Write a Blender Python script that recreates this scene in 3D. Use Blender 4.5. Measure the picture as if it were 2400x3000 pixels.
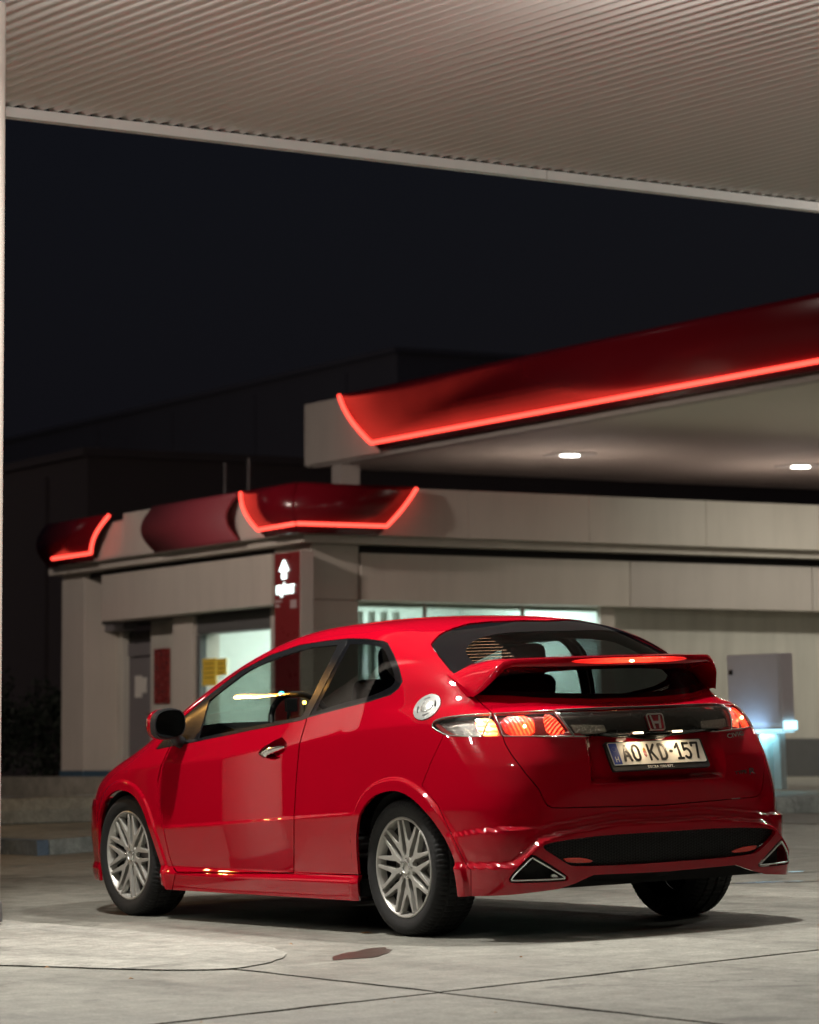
import bpy, bmesh, math, random
import numpy as np
from mathutils import Matrix, Vector
random.seed(7); RNG = np.random.RandomState(7)
np.seterr(all='ignore')
for o in list(bpy.data.objects): bpy.data.objects.remove(o, do_unlink=True)
SC = bpy.context.scene
COL = SC.collection

# ------------------------------------------------------------------ camera
CAMP = np.array([-13.0631117, 9.3010917, 1.09321544])
YAW, PITCH, ROLL, FPX = -0.580068425, 0.0536787331, -0.0331698722, 10000.0
def cam_axes():
    f = np.array([math.cos(YAW)*math.cos(PITCH), math.sin(YAW)*math.cos(PITCH), math.sin(PITCH)])
    r = np.cross(f, [0, 0, 1.]); r /= np.linalg.norm(r); u = np.cross(r, f)
    c, s = math.cos(ROLL), math.sin(ROLL)
    return c*r+s*u, -s*r+c*u, f
CR, CU, CF = cam_axes()
cd = bpy.data.cameras.new('camera'); cam = bpy.data.objects.new('camera', cd); COL.objects.link(cam)
cam.matrix_world = Matrix(((CR[0], CU[0], -CF[0], CAMP[0]), (CR[1], CU[1], -CF[1], CAMP[1]), (CR[2], CU[2], -CF[2], CAMP[2]), (0, 0, 0, 1)))
cd.sensor_fit = 'HORIZONTAL'; cd.sensor_width = 24.0; cd.lens = 100.0
cd.clip_start = 0.1; cd.clip_end = 2000
cd.dof.use_dof = True; cd.dof.focus_distance = 15.6; cd.dof.aperture_fstop = 3.8
SC.camera = cam
SC.render.resolution_x = 819; SC.render.resolution_y = 1024

# ------------------------------------------------------------------ world, night sky
w = bpy.data.worlds.new('World'); SC.world = w; w.use_nodes = True
nt = w.node_tree; bg = nt.nodes['Background']
sky = nt.nodes.new('ShaderNodeTexSky'); sky.sky_type = 'NISHITA'; sky.sun_disc = False
sky.sun_elevation = math.radians(-3.5); sky.sun_rotation = math.radians(200)
sky.air_density = 1.0; sky.dust_density = 2.0
nt.links.new(sky.outputs[0], bg.inputs[0]); bg.inputs[1].default_value = 0.05
bg2 = nt.nodes.new('ShaderNodeBackground'); bg2.inputs[0].default_value = (.42, .52, .95, 1); bg2.inputs[1].default_value = .0055   # city glow in the night air
ad = nt.nodes.new('ShaderNodeAddShader'); nt.links.new(bg.outputs[0], ad.inputs[0]); nt.links.new(bg2.outputs[0], ad.inputs[1]); nt.links.new(ad.outputs[0], nt.nodes['World Output'].inputs[0])
sd = bpy.data.lights.new('moon', 'SUN'); sun = bpy.data.objects.new('moon', sd); COL.objects.link(sun)
sd.energy = 0.004; sd.angle = math.radians(0.5); sd.color = (.75, .82, 1)
sun.rotation_euler = (math.radians(50), 0, math.radians(200))

SC.view_settings.view_transform = 'Standard'; SC.view_settings.look = 'None'
SC.view_settings.gamma = 1; SC.view_settings.exposure = 0.15; SC.view_settings.use_curve_mapping = False
SC.cycles.use_denoising = True
SC.cycles.max_bounces = 10; SC.cycles.transparent_max_bounces = 24
SC.cycles.sample_clamp_indirect = 6.0
SC.cycles.caustics_reflective = False; SC.cycles.caustics_refractive = False

# station frame: the shop and canopies stand plumb, the forecourt under the car drains sideways by two degrees
W0 = np.array([21.85225805, -12.14680852, 2.95168455])
EX = np.array([0.99611536, -0.08797543, -0.00380901]); EY = np.array([-0.08805633, -0.99542046, -0.03720482]); EZ = np.array([5.18455e-04, -3.73957e-02, 9.99300402e-01])
SHOP = Matrix(((EX[0], -EY[0], EZ[0], W0[0]), (EX[1], -EY[1], EZ[1], W0[1]), (EX[2], -EY[2], EZ[2], W0[2]), (0, 0, 0, 1)))
def st(s, t, h): return W0+EX*s+EY*t+EZ*h

# lamps of the two canopies, the kiosk rooms, the street lamps (their fixtures are built below)
def area(name, loc, direction, size, power, color, spread=180, shape='DISK'):
    d = bpy.data.lights.new(name, 'AREA'); d.shape = shape; d.size = size; d.energy = power; d.color = color; d.spread = math.radians(spread)
    o = bpy.data.objects.new(name, d); COL.objects.link(o)
    o.location = Vector(loc); o.rotation_euler = Vector(direction).to_track_quat('-Z', 'Y').to_euler()
    return o
WARM = (1.0, .955, .87)
NEAR_H = 1.262
NEAR_LAMPS = [(-22.25, -12.6, 230, 95), (-22.95, -9.75, 165, 60), (-18.6, -2.4, 85, 75), (-22.0, -17.4, 20, 70), (-27.2, -15.6, 40, 25), (-22.5, -2.4, 20, 70), (-18.6, -20.5, 40, 40)]
FAR_LAMPS = [(3.4, 5.65), (3.45, 9.5), (3.45, 13.4), (-2.67, 6.6), (-2.6, 9.5), (-2.6, 13.4), (-8.7, 5.5), (-8.7, 9.5)]
for s, t, p, q in NEAR_LAMPS:
    area('near_canopy_lamp', st(s, t, NEAR_H-.155), -EZ, .26, p, WARM, 165)
    pl = bpy.data.lights.new('near_canopy_lamp_side', 'POINT'); pl.energy = q; pl.color = WARM; pl.shadow_soft_size = .04; po = bpy.data.objects.new('near_canopy_lamp_side', pl); COL.objects.link(po); po.location = Vector(st(s, t, NEAR_H-.215))
for s, t in FAR_LAMPS: area('far_canopy_lamp', st(s, t, 1.6-.035), -EZ, .42, 60, (1, .95, .82), 170)

# ------------------------------------------------------------------ materials
def newmat(name):
    m = bpy.data.materials.new(name); m.use_nodes = True
    nt = m.node_tree; b = nt.nodes['Principled BSDF']; return m, nt, b
def P(b, **k):
    names = dict(color='Base Color', rough='Roughness', metal='Metallic', spec='Specular IOR Level', coat='Coat Weight', coatr='Coat Roughness', emit='Emission Color', estr='Emission Strength', trans='Transmission Weight', alpha='Alpha', ior='IOR')
    for a, v in k.items():
        i = b.inputs[names[a]]
        i.default_value = (*v, 1) if isinstance(v, tuple) and len(v) == 3 else v
def plain(name, color, rough=.5, metal=0., var=.12, scale=9., bump=0., **k):
    m, nt, b = newmat(name); P(b, color=color, rough=rough, metal=metal, **k)
    tc = nt.nodes.new('ShaderNodeTexCoord'); n = nt.nodes.new('ShaderNodeTexNoise'); n.inputs['Scale'].default_value = scale; n.inputs['Detail'].default_value = 6
    nt.links.new(tc.outputs['Object'], n.inputs['Vector'])
    mix = nt.nodes.new('ShaderNodeMix'); mix.data_type = 'RGBA'
    mix.inputs[6].default_value = (*[c*(1-var) for c in color], 1); mix.inputs[7].default_value = (*[min(1, c*(1+var)) for c in color], 1)
    nt.links.new(n.outputs['Fac'], mix.inputs[0]); nt.links.new(mix.outputs[2], b.inputs['Base Color'])
    mr = nt.nodes.new('ShaderNodeMapRange'); mr.inputs['To Min'].default_value = max(0, rough-.08); mr.inputs['To Max'].default_value = min(1, rough+.08)
    nt.links.new(n.outputs['Fac'], mr.inputs['Value']); nt.links.new(mr.outputs[0], b.inputs['Roughness'])
    if bump:
        bp = nt.nodes.new('ShaderNodeBump'); bp.inputs['Strength'].default_value = bump; bp.inputs['Distance'].default_value = .01
        nt.links.new(n.outputs['Fac'], bp.inputs['Height']); nt.links.new(bp.outputs[0], b.inputs['Normal'])
    return m
def clad(name, color, rough=.45, streak=.10, seam=0.):
    """painted sheet cladding with rain streaks and a little grime"""
    m = plain(name, color, rough, var=.07, scale=1.3); nt = m.node_tree; L = nt.links; b = nt.nodes['Principled BSDF']
    src = b.inputs['Base Color'].links[0].from_socket; tc = nt.nodes.new('ShaderNodeTexCoord'); mp = nt.nodes.new('ShaderNodeMapping'); mp.inputs['Scale'].default_value = (1.6, 1.6, .22); L.new(tc.outputs['Object'], mp.inputs['Vector'])
    n = nt.nodes.new('ShaderNodeTexNoise'); n.inputs['Scale'].default_value = 2.2; n.inputs['Detail'].default_value = 8; n.inputs['Roughness'].default_value = .65; L.new(mp.outputs[0], n.inputs['Vector'])
    r = nt.nodes.new('ShaderNodeMapRange'); r.inputs['From Min'].default_value = .45; r.inputs['From Max'].default_value = .75; r.inputs['To Min'].default_value = 1.0; r.inputs['To Max'].default_value = 1-streak; L.new(n.outputs['Fac'], r.inputs['Value'])
    h = nt.nodes.new('ShaderNodeHueSaturation'); L.new(src, h.inputs['Color']); L.new(r.outputs[0], h.inputs['Value']); L.new(h.outputs[0], b.inputs['Base Color']); return m
def glow(name, color, strength):
    m, nt, b = newmat(name); P(b, color=(.02, .02, .02), emit=color, estr=strength, rough=.4); return m
def concrete(name, c1, c2, scale=1.0, rough=.75, wet=False):
    m, nt, b = newmat(name); L = nt.links
    tc = nt.nodes.new('ShaderNodeTexCoord')
    def noise(sc, det=8, rgh=.6, dist=0., vec=None):
        n = nt.nodes.new('ShaderNodeTexNoise'); n.inputs['Scale'].default_value = sc*scale; n.inputs['Detail'].default_value = det; n.inputs['Roughness'].default_value = rgh; n.inputs['Distortion'].default_value = dist
        L.new(vec or tc.outputs['Object'], n.inputs['Vector']); return n
    def ramp(n, a, bb, ca=(0, 0, 0, 1), cb=(1, 1, 1, 1)):
        r = nt.nodes.new('ShaderNodeValToRGB'); r.color_ramp.elements[0].position = a; r.color_ramp.elements[1].position = bb
        r.color_ramp.elements[0].color = ca; r.color_ramp.elements[1].color = cb; L.new(n.outputs['Fac'], r.inputs[0]); return r
    def mix(a, bb, fac, typ='MIX'):
        x = nt.nodes.new('ShaderNodeMix'); x.data_type = 'RGBA'; x.blend_type = typ
        for s, v in ((6, a), (7, bb)):
            if isinstance(v, tuple): x.inputs[s].default_value = (*v, 1)
            else: L.new(v, x.inputs[s])
        if isinstance(fac, float): x.inputs[0].default_value = fac
        else: L.new(fac, x.inputs[0])
        return x.outputs[2]
    big = ramp(noise(.35, 5, .55, .6), .35, .68)
    base = mix(c1, c2, big.outputs[0])
    mp = nt.nodes.new('ShaderNodeMapping'); mp.inputs['Scale'].default_value = (.35, 2.2, 1); L.new(tc.outputs['Object'], mp.inputs['Vector'])
    streak = ramp(noise(1.1, 9, .65, .4, mp.outputs[0]), .50, .78)
    base = mix(base, tuple(c*.50 for c in c1), streak.outputs[0])
    stain = ramp(noise(.9, 6, .6, 1.2), .60, .72)
    base = mix(base, tuple(c*.55 for c in c1), stain.outputs[0])
    grit = ramp(noise(70, 5, .75), .40, .60)
    base = mix(base, mix(base, (.60, .60, .60), .75, 'MULTIPLY'), grit.outputs[0])
    sp = ramp(noise(160, 2, .5), .70, .74)
    base = mix(base, (.62, .60, .54), sp.outputs[0])
    mott = noise(5.5, 12, .82, .3); mm_ = nt.nodes.new('ShaderNodeMapRange'); mm_.inputs['From Min'].default_value = .30; mm_.inputs['From Max'].default_value = .70; mm_.inputs['To Min'].default_value = .48; mm_.inputs['To Max'].default_value = 1.28; L.new(mott.outputs['Fac'], mm_.inputs['Value'])
    hs = nt.nodes.new('ShaderNodeHueSaturation'); L.new(base, hs.inputs['Color']); L.new(mm_.outputs[0], hs.inputs['Value']); base = hs.outputs[0]
    vo = nt.nodes.new('ShaderNodeTexVoronoi'); vo.feature = 'DISTANCE_TO_EDGE'; vo.inputs['Scale'].default_value = .42*scale
    ds = nt.nodes.new('ShaderNodeVectorMath'); ds.operation = 'MULTIPLY_ADD'; ds.inputs[1].default_value = (.9, .9, .9); L.new(noise(1.6, 8, .65).outputs['Color'], ds.inputs[0]); L.new(tc.outputs['Object'], ds.inputs[2]); L.new(ds.outputs[0], vo.inputs['Vector'])
    cr = nt.nodes.new('ShaderNodeValToRGB'); cr.color_ramp.elements[0].position = .0; cr.color_ramp.elements[0].color = (1, 1, 1, 1); cr.color_ramp.elements[1].position = .007; cr.color_ramp.elements[1].color = (0, 0, 0, 1); L.new(vo.outputs['Distance'], cr.inputs[0])
    gate = ramp(noise(.5, 3, .5), .52, .62); cm = nt.nodes.new('ShaderNodeMath'); cm.operation = 'MULTIPLY'; L.new(cr.outputs[0], cm.inputs[0]); L.new(gate.outputs[0], cm.inputs[1])
    base = mix(base, (.05, .046, .04), cm.outputs[0])
    drip = ramp(noise(7, 3, .45), .71, .76); base = mix(base, tuple(c*.42 for c in c1), drip.outputs[0])
    pale = ramp(noise(1.7, 7, .7, .8), .62, .80); base = mix(base, tuple(min(1, c*1.45) for c in c2), pale.outputs[0])
    L.new(base, b.inputs['Base Color'])
    rr = nt.nodes.new('ShaderNodeMapRange'); rr.inputs['To Min'].default_value = rough-.22; rr.inputs['To Max'].default_value = rough+.12
    L.new(big.outputs[0], rr.inputs['Value'])
    if wet:
        pud = ramp(noise(.55, 4, .5, .3), .66, .70)
        mm = nt.nodes.new('ShaderNodeMix'); L.new(pud.outputs[0], mm.inputs[0]); L.new(rr.outputs[0], mm.inputs[2]); mm.inputs[3].default_value = .12
        L.new(mm.outputs[0], b.inputs['Roughness'])
    else: L.new(rr.outputs[0], b.inputs['Roughness'])
    b1 = nt.nodes.new('ShaderNodeBump'); b1.inputs['Strength'].default_value = .55; b1.inputs['Distance'].default_value = .004
    L.new(noise(60, 6, .7).outputs['Fac'], b1.inputs['Height'])
    b2 = nt.nodes.new('ShaderNodeBump'); b2.inputs['Strength'].default_value = .5; b2.inputs['Distance'].default_value = .03
    L.new(noise(2.2, 5, .5).outputs['Fac'], b2.inputs['Height']); L.new(b1.outputs[0], b2.inputs['Normal']); L.new(b2.outputs[0], b.inputs['Normal'])
    return m
def thin_glass(name, tint, refl=1.0, dirt=.0):
    m = bpy.data.materials.new(name); m.use_nodes = True; nt = m.node_tree; nt.nodes.clear(); L = nt.links
    out = nt.nodes.new('ShaderNodeOutputMaterial'); tr = nt.nodes.new('ShaderNodeBsdfTransparent'); gl = nt.nodes.new('ShaderNodeBsdfGlossy')
    tr.inputs[0].default_value = (*tint, 1); gl.inputs['Roughness'].default_value = .01; gl.inputs[0].default_value = (1, 1, 1, 1)
    ge = nt.nodes.new('ShaderNodeNewGeometry'); dt = nt.nodes.new('ShaderNodeVectorMath'); dt.operation = 'DOT_PRODUCT'; L.new(ge.outputs['Normal'], dt.inputs[0]); L.new(ge.outputs['Incoming'], dt.inputs[1])
    def mth(op, a, b):
        x = nt.nodes.new('ShaderNodeMath'); x.operation = op
        for i, v in enumerate((a, b)):
            if v is None: continue
            if isinstance(v, float): x.inputs[i].default_value = v
            else: L.new(v, x.inputs[i])
        return x.outputs[0]
    sch = mth('POWER', mth('SUBTRACT', 1.0, mth('ABSOLUTE', dt.outputs['Value'], None)), 5.0)   # two-sided Schlick reflectance
    mu = nt.nodes.new('ShaderNodeMath'); mu.operation = 'MULTIPLY'; mu.inputs[1].default_value = refl; L.new(mth('ADD', mth('MULTIPLY', sch, .9), .06), mu.inputs[0])
    mx = nt.nodes.new('ShaderNodeMixShader'); L.new(mu.outputs[0], mx.inputs[0]); L.new(tr.outputs[0], mx.inputs[1]); L.new(gl.outputs[0], mx.inputs[2])
    last = mx.outputs[0]
    if dirt:
        df = nt.nodes.new('ShaderNodeBsdfDiffuse'); df.inputs[0].default_value = (.35, .33, .3, 1)
        n = nt.nodes.new('ShaderNodeTexNoise'); n.inputs['Scale'].default_value = 6; n.inputs['Detail'].default_value = 8
        tc = nt.nodes.new('ShaderNodeTexCoord'); L.new(tc.outputs['Object'], n.inputs['Vector'])
        m2 = nt.nodes.new('ShaderNodeMath'); m2.operation = 'MULTIPLY'; m2.inputs[1].default_value = dirt; L.new(n.outputs['Fac'], m2.inputs[0])
        x = nt.nodes.new('ShaderNodeMixShader'); L.new(m2.outputs[0], x.inputs[0]); L.new(last, x.inputs[1]); L.new(df.outputs[0], x.inputs[2]); last = x.outputs[0]
    L.new(last, out.inputs[0]); return m
def lens_glow(name, base, hot, emin, emax, scale, axis=2, rough=.12, center=None, rad=.1):
    """lit lamp lens: moulded ribs scatter the bulb's light unevenly"""
    m, nt, b = newmat(name); L = nt.links; P(b, color=base, rough=rough, coat=1.0, coatr=.03)
    tc = nt.nodes.new('ShaderNodeTexCoord')
    wv = nt.nodes.new('ShaderNodeTexWave'); wv.inputs['Scale'].default_value = scale; wv.inputs['Distortion'].default_value = 1.2; wv.inputs['Detail'].default_value = 3; wv.inputs['Detail Scale'].default_value = 4; wv.bands_direction = 'XYZ'[axis]
    L.new(tc.outputs['Object'], wv.inputs['Vector'])
    no = nt.nodes.new('ShaderNodeTexNoise'); no.inputs['Scale'].default_value = 55; no.inputs['Detail'].default_value = 4; L.new(tc.outputs['Object'], no.inputs['Vector'])
    mu = nt.nodes.new('ShaderNodeMath'); mu.operation = 'MULTIPLY'; L.new(wv.outputs['Fac'], mu.inputs[0]); L.new(no.outputs['Fac'], mu.inputs[1])
    fac = mu.outputs[0]
    if center is not None:
        d = nt.nodes.new('ShaderNodeVectorMath'); d.operation = 'DISTANCE'; d.inputs[1].default_value = center; L.new(tc.outputs['Object'], d.inputs[0])
        r = nt.nodes.new('ShaderNodeMapRange'); r.inputs['From Min'].default_value = rad; r.inputs['From Max'].default_value = 0; r.interpolation_type = 'SMOOTHSTEP'
        L.new(d.outputs['Value'], r.inputs['Value'])
        m3 = nt.nodes.new('ShaderNodeMath'); m3.operation = 'MULTIPLY_ADD'; L.new(r.outputs[0], m3.inputs[0]); L.new(fac, m3.inputs[1])
        m4 = nt.nodes.new('ShaderNodeMath'); m4.operation = 'MULTIPLY'; L.new(r.outputs[0], m4.inputs[0]); m4.inputs[1].default_value = .35; L.new(m4.outputs[0], m3.inputs[2]); fac = m3.outputs[0]
    cr = nt.nodes.new('ShaderNodeMix'); cr.data_type = 'RGBA'; cr.inputs[6].default_value = (*base, 1); cr.inputs[7].default_value = (*hot, 1); L.new(fac, cr.inputs[0]); L.new(cr.outputs[2], b.inputs['Emission Color'])
    mr = nt.nodes.new('ShaderNodeMapRange'); mr.inputs['From Min'].default_value = .05; mr.inputs['From Max'].default_value = .6; mr.inputs['To Min'].default_value = emin; mr.inputs['To Max'].default_value = emax
    L.new(fac, mr.inputs['Value']); L.new(mr.outputs[0], b.inputs['Emission Strength'])
    bp = nt.nodes.new('ShaderNodeBump'); bp.inputs['Strength'].default_value = .6; bp.inputs['Distance'].default_value = .004; L.new(wv.outputs['Fac'], bp.inputs['Height']); L.new(bp.outputs[0], b.inputs['Normal'])
    return m
M = {}
def car_paint():
    m, nt, b = newmat('red_paint'); L = nt.links
    P(b, color=(.34, .0010, .0105), rough=.42, coat=1.0, coatr=.012, spec=.0)
    tc = nt.nodes.new('ShaderNodeTexCoord'); n = nt.nodes.new('ShaderNodeTexNoise'); n.inputs['Scale'].default_value = 420; n.inputs['Detail'].default_value = 2; L.new(tc.outputs['Object'], n.inputs['Vector'])
    bp = nt.nodes.new('ShaderNodeBump'); bp.inputs['Strength'].default_value = .05; bp.inputs['Distance'].default_value = .0006; L.new(n.outputs['Fac'], bp.inputs['Height']); L.new(bp.outputs[0], b.inputs['Normal'])
    n2 = nt.nodes.new('ShaderNodeTexNoise'); n2.inputs['Scale'].default_value = 5; n2.inputs['Detail'].default_value = 7; L.new(tc.outputs['Object'], n2.inputs['Vector'])
    r = nt.nodes.new('ShaderNodeMapRange'); r.inputs['To Min'].default_value = .004; r.inputs['To Max'].default_value = .022; L.new(n2.outputs['Fac'], r.inputs['Value']); L.new(r.outputs[0], b.inputs['Coat Roughness'])
    return m
M['paint'] = car_paint()
M['black'] = plain('black_plastic', (.012, .012, .013), .45)
M['gloss_black'] = plain('gloss_black_trim', (.010, .010, .011), .24, var=.05, coat=.6, coatr=.05)
M['rubber'] = plain('tyre_rubber', (.009, .009, .0095), .78, var=.3, scale=40, bump=.25)
M['under'] = plain('underbody_black', (.006, .006, .006), .8)
M['silver'] = plain('silver_wheel_paint', (.46, .45, .42), .38, metal=.45, var=.06, scale=14, coat=.25, coatr=.15)
M['silver_dark'] = plain('wheel_barrel_grey', (.05, .05, .05), .55, metal=.5)
M['chrome'] = plain('chrome', (.78, .78, .76), .08, metal=1, var=.04)
M['satin'] = plain('satin_metal', (.80, .82, .80), .26, metal=.85, var=.05)
M['steel'] = plain('brake_disc_steel', (.20, .19, .18), .42, metal=1, var=.25, scale=30)
M['mirror'] = plain('mirror_glass', (.35, .38, .40), .02, metal=1, var=.02)
M['side_glass'] = thin_glass('side_window_glass', (.64, .69, .66), .6)
M['dark_glass'] = thin_glass('tinted_rear_glass', (.25, .27, .27), .40)
M['clear_lens'] = thin_glass('clear_lamp_lens', (.93, .93, .93), 1.0)
M['smoke_lens'] = thin_glass('smoked_lamp_lens', (.45, .43, .40), 1.1)
M['ceramic'] = plain('black_glass_border', (.005, .005, .006), .10, var=.05, spec=.25)
M['seat'] = plain('dark_seat_fabric', (.010, .010, .011), .85, scale=60, bump=.2)
M['reflection_blue'] = plain('blue_reflection', (.01, .05, .30), .6, scale=30)  # colour of the reflection shape in the quarter window
M['seat_grey'] = plain('grey_cloth', (.16, .17, .18), .7, scale=30)
M['dash'] = plain('dashboard_plastic', (.012, .012, .013), .55, scale=70, bump=.2)
M['white'] = plain('white_paint', (.75, .75, .72), .4, var=.04)
M['plate_white'] = plain('plate_white', (.78, .77, .72), .35, var=.05, scale=25)
M['plate_blue'] = plain('plate_blue', (.012, .05, .33), .35, var=.05)
M['plate_black'] = plain('plate_black_ink', (.010, .010, .011), .35, var=.05)
M['gold'] = plain('crest_gold', (.6, .40, .08), .35, metal=.6)
M['red_ink'] = plain('crest_red', (.45, .02, .03), .4)
M['badge_red'] = plain('badge_red_enamel', (.16, .003, .008), .12, var=.05, coat=.8, coatr=.03)
M['cap_metal'] = plain('brushed_fuel_cap', (.60, .62, .61), .25, metal=.7, var=.04)
M['reflector'] = plain('bumper_reflector', (.80, .05, .03), .25, var=.25, scale=160, coat=1., coatr=.05)
M['mesh'] = plain('diffuser_mesh', (.008, .008, .009), .5)
M['lamp_chrome'] = plain('lamp_reflector_bowl', (.55, .53, .5), .12, metal=1, var=.35, scale=90, bump=.5)
M['lamp_red_dark'] = plain('unlit_red_lens', (.20, .008, .010), .15, var=.4, scale=70, bump=.3, coat=1., coatr=.03)

# ------------------------------------------------------------------ mesh helpers
def link(o, parent=None):
    COL.objects.link(o)
    if parent is not None: o.parent = parent
    return o
def mesh_obj(name, V, F, mat, parent=None, smooth=False, normals=None):
    me = bpy.data.meshes.new(name)
    if isinstance(F, np.ndarray) and len(F):
        me.vertices.add(len(V)); me.vertices.foreach_set('co', np.asarray(V, np.float32).ravel()); nf = len(F)
        me.loops.add(nf*3); me.loops.foreach_set('vertex_index', np.ascontiguousarray(F, dtype=np.int32).ravel())
        me.polygons.add(nf); me.polygons.foreach_set('loop_start', np.arange(0, nf*3, 3, dtype=np.int32)); me.update(calc_edges=True); me.validate()
    else: me.from_pydata([tuple(map(float, v)) for v in V], [], [tuple(map(int, f)) for f in F]); me.update()
    if mat is not None: me.materials.append(M[mat] if isinstance(mat, str) else mat)
    if smooth or normals is not None: me.polygons.foreach_set('use_smooth', np.ones(len(me.polygons), bool))
    if normals is not None and len(normals) == len(me.vertices): me.normals_split_custom_set_from_vertices(np.asarray(normals, np.float32))
    return link(bpy.data.objects.new(name, me), parent)
def tag(o, label=None, cat=None, group=None, kind=None):
    if label: o['label'] = label
    if cat: o['category'] = cat
    if group: o['group'] = group
    if kind: o['kind'] = kind
    return o
def empty(name, loc=(0, 0, 0), mat=None):
    o = bpy.data.objects.new(name, None); COL.objects.link(o); o.empty_display_size = .1
    if mat is not None: o.matrix_world = mat
    else: o.location = loc
    return o
class MB:
    """collects simple solids for one mesh"""
    def __init__(s): s.V = []; s.F = []
    def add(s, V, F):
        n = len(s.V); s.V += [tuple(map(float, v)) for v in V]; s.F += [tuple(i+n for i in f) for f in F]; return s
    def box(s, x0, x1, y0, y1, z0, z1):
        x0, x1 = sorted((x0, x1)); y0, y1 = sorted((y0, y1)); z0, z1 = sorted((z0, z1))
        return s.add([(x0, y0, z0), (x1, y0, z0), (x1, y1, z0), (x0, y1, z0), (x0, y0, z1), (x1, y0, z1), (x1, y1, z1), (x0, y1, z1)],
                     [(0, 3, 2, 1), (4, 5, 6, 7), (0, 1, 5, 4), (1, 2, 6, 5), (2, 3, 7, 6), (3, 0, 4, 7)])
    def prism(s, poly, a, b, fn):
        """poly: 2D outline; fn(u,v,w) -> 3D; w from a to b"""
        n = len(poly); V = [fn(u, v, a) for u, v in poly]+[fn(u, v, b) for u, v in poly]
        F = [tuple(range(n-1, -1, -1)), tuple(range(n, 2*n))]+[(i, (i+1) % n, (i+1) % n+n, i+n) for i in range(n)]
        return s.add(V, F)
    def lathe(s, prof, n, fn, close=False):
        """prof: (r,w) list revolved; fn(a,b,w) -> 3D with a,b in the disc plane"""
        k = len(prof); V = []
        for i in range(n):
            c, q = math.cos(2*math.pi*i/n), math.sin(2*math.pi*i/n)
            V += [fn(r*c, r*q, w_) for r, w_ in prof]
        F = []
        for i in range(n):
            j = (i+1) % n
            for a in range(k-1 if not close else k):
                b = (a+1) % k; F.append((i*k+a, j*k+a, j*k+b, i*k+b))
        return s.add(V, F)
    def tube(s, pts, r, n=8, cap=True):
        pts = [Vector(p) for p in pts]; rs = r if isinstance(r, (list, tuple)) else [r]*len(pts); V = []; F = []; a = None
        for i, p in enumerate(pts):
            d = ((pts[min(i+1, len(pts)-1)]-p).normalized()+(p-pts[max(i-1, 0)]).normalized()).normalized()
            if a is None: a = d.cross(Vector((0, 0, 1))) if abs(d.z) < .9 else d.cross(Vector((1, 0, 0)))
            a = (a-d*a.dot(d)).normalized(); b = d.cross(a)
            for k in range(n):
                t = 2*math.pi*k/n; V.append(p+(a*math.cos(t)+b*math.sin(t))*rs[i])
        for i in range(len(pts)-1):
            for k in range(n): F.append((i*n+k, i*n+(k+1) % n, (i+1)*n+(k+1) % n, (i+1)*n+k))
        if cap: F += [tuple(range(n-1, -1, -1)), tuple(range((len(pts)-1)*n, len(pts)*n))]
        return s.add(V, F)
    def build(s, name, mat, parent=None, smooth=False): return mesh_obj(name, s.V, s.F, mat, parent, smooth)
def bevel(o, w_=.01, seg=2, angle=40):
    m = o.modifiers.new('bevel', 'BEVEL'); m.width = w_; m.segments = seg; m.limit_method = 'ANGLE'; m.angle_limit = math.radians(angle); return o
def autosmooth(o, deg=35):
    me = o.data; me.polygons.foreach_set('use_smooth', [True]*len(me.polygons))
    bm = bmesh.new(); bm.from_mesh(me)
    for e in bm.edges:
        if len(e.link_faces) == 2 and e.link_faces[0].normal.angle(e.link_faces[1].normal, 0) > math.radians(deg): e.smooth = False
    bm.to_mesh(me); bm.free(); return o
def copy_tree(o, parent=None):
    c = o.copy(); COL.objects.link(c); c.parent = parent
    for ch in o.children: copy_tree(ch, c)
    return c
def stroke(pts, w_, n=6):
    """outline of a round-ended pen stroke as a list of convex polys"""
    out = []
    for a, b in zip(pts[:-1], pts[1:]):
        a = np.array(a, float); b = np.array(b, float); d = b-a; L = np.linalg.norm(d)
        if L < 1e-9: continue
        d /= L; p = np.array([-d[1], d[0]])*w_/2
        ang = math.atan2(p[1], p[0]); poly = []
        for k in range(n+1): t = ang+math.pi*k/n; poly.append(a+np.array([math.cos(t), math.sin(t)])*w_/2)
        for k in range(n+1): t = ang+math.pi+math.pi*k/n; poly.append(b+np.array([math.cos(t), math.sin(t)])*w_/2)
        out.append([tuple(q) for q in poly])
    return out
def arc(cx, cy, rx, ry, a0, a1, n=10): return [(cx+rx*math.cos(math.radians(a0+(a1-a0)*i/n)), cy+ry*math.sin(math.radians(a0+(a1-a0)*i/n))) for i in range(n+1)]
def text_mesh(txt, size, fn, depth=.002, name='lettering', mat='white', parent=None, align='CENTER', condense=1.0):
    cu = bpy.data.curves.new('t', 'FONT'); cu.body = txt; cu.size = size; cu.align_x = align; cu.extrude = depth/2; cu.resolution_u = 3
    ob = bpy.data.objects.new('t', cu); COL.objects.link(ob)
    dg = bpy.context.evaluated_depsgraph_get(); me = bpy.data.meshes.new_from_object(ob.evaluated_get(dg))
    V = [fn(v.co.x*condense, v.co.y, v.co.z+depth/2) for v in me.vertices]; F = [tuple(p.vertices) for p in me.polygons]
    bpy.data.objects.remove(ob, do_unlink=True); bpy.data.curves.remove(cu); bpy.data.meshes.remove(me)
    return mesh_obj(name, V, F, mat, parent)

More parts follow.
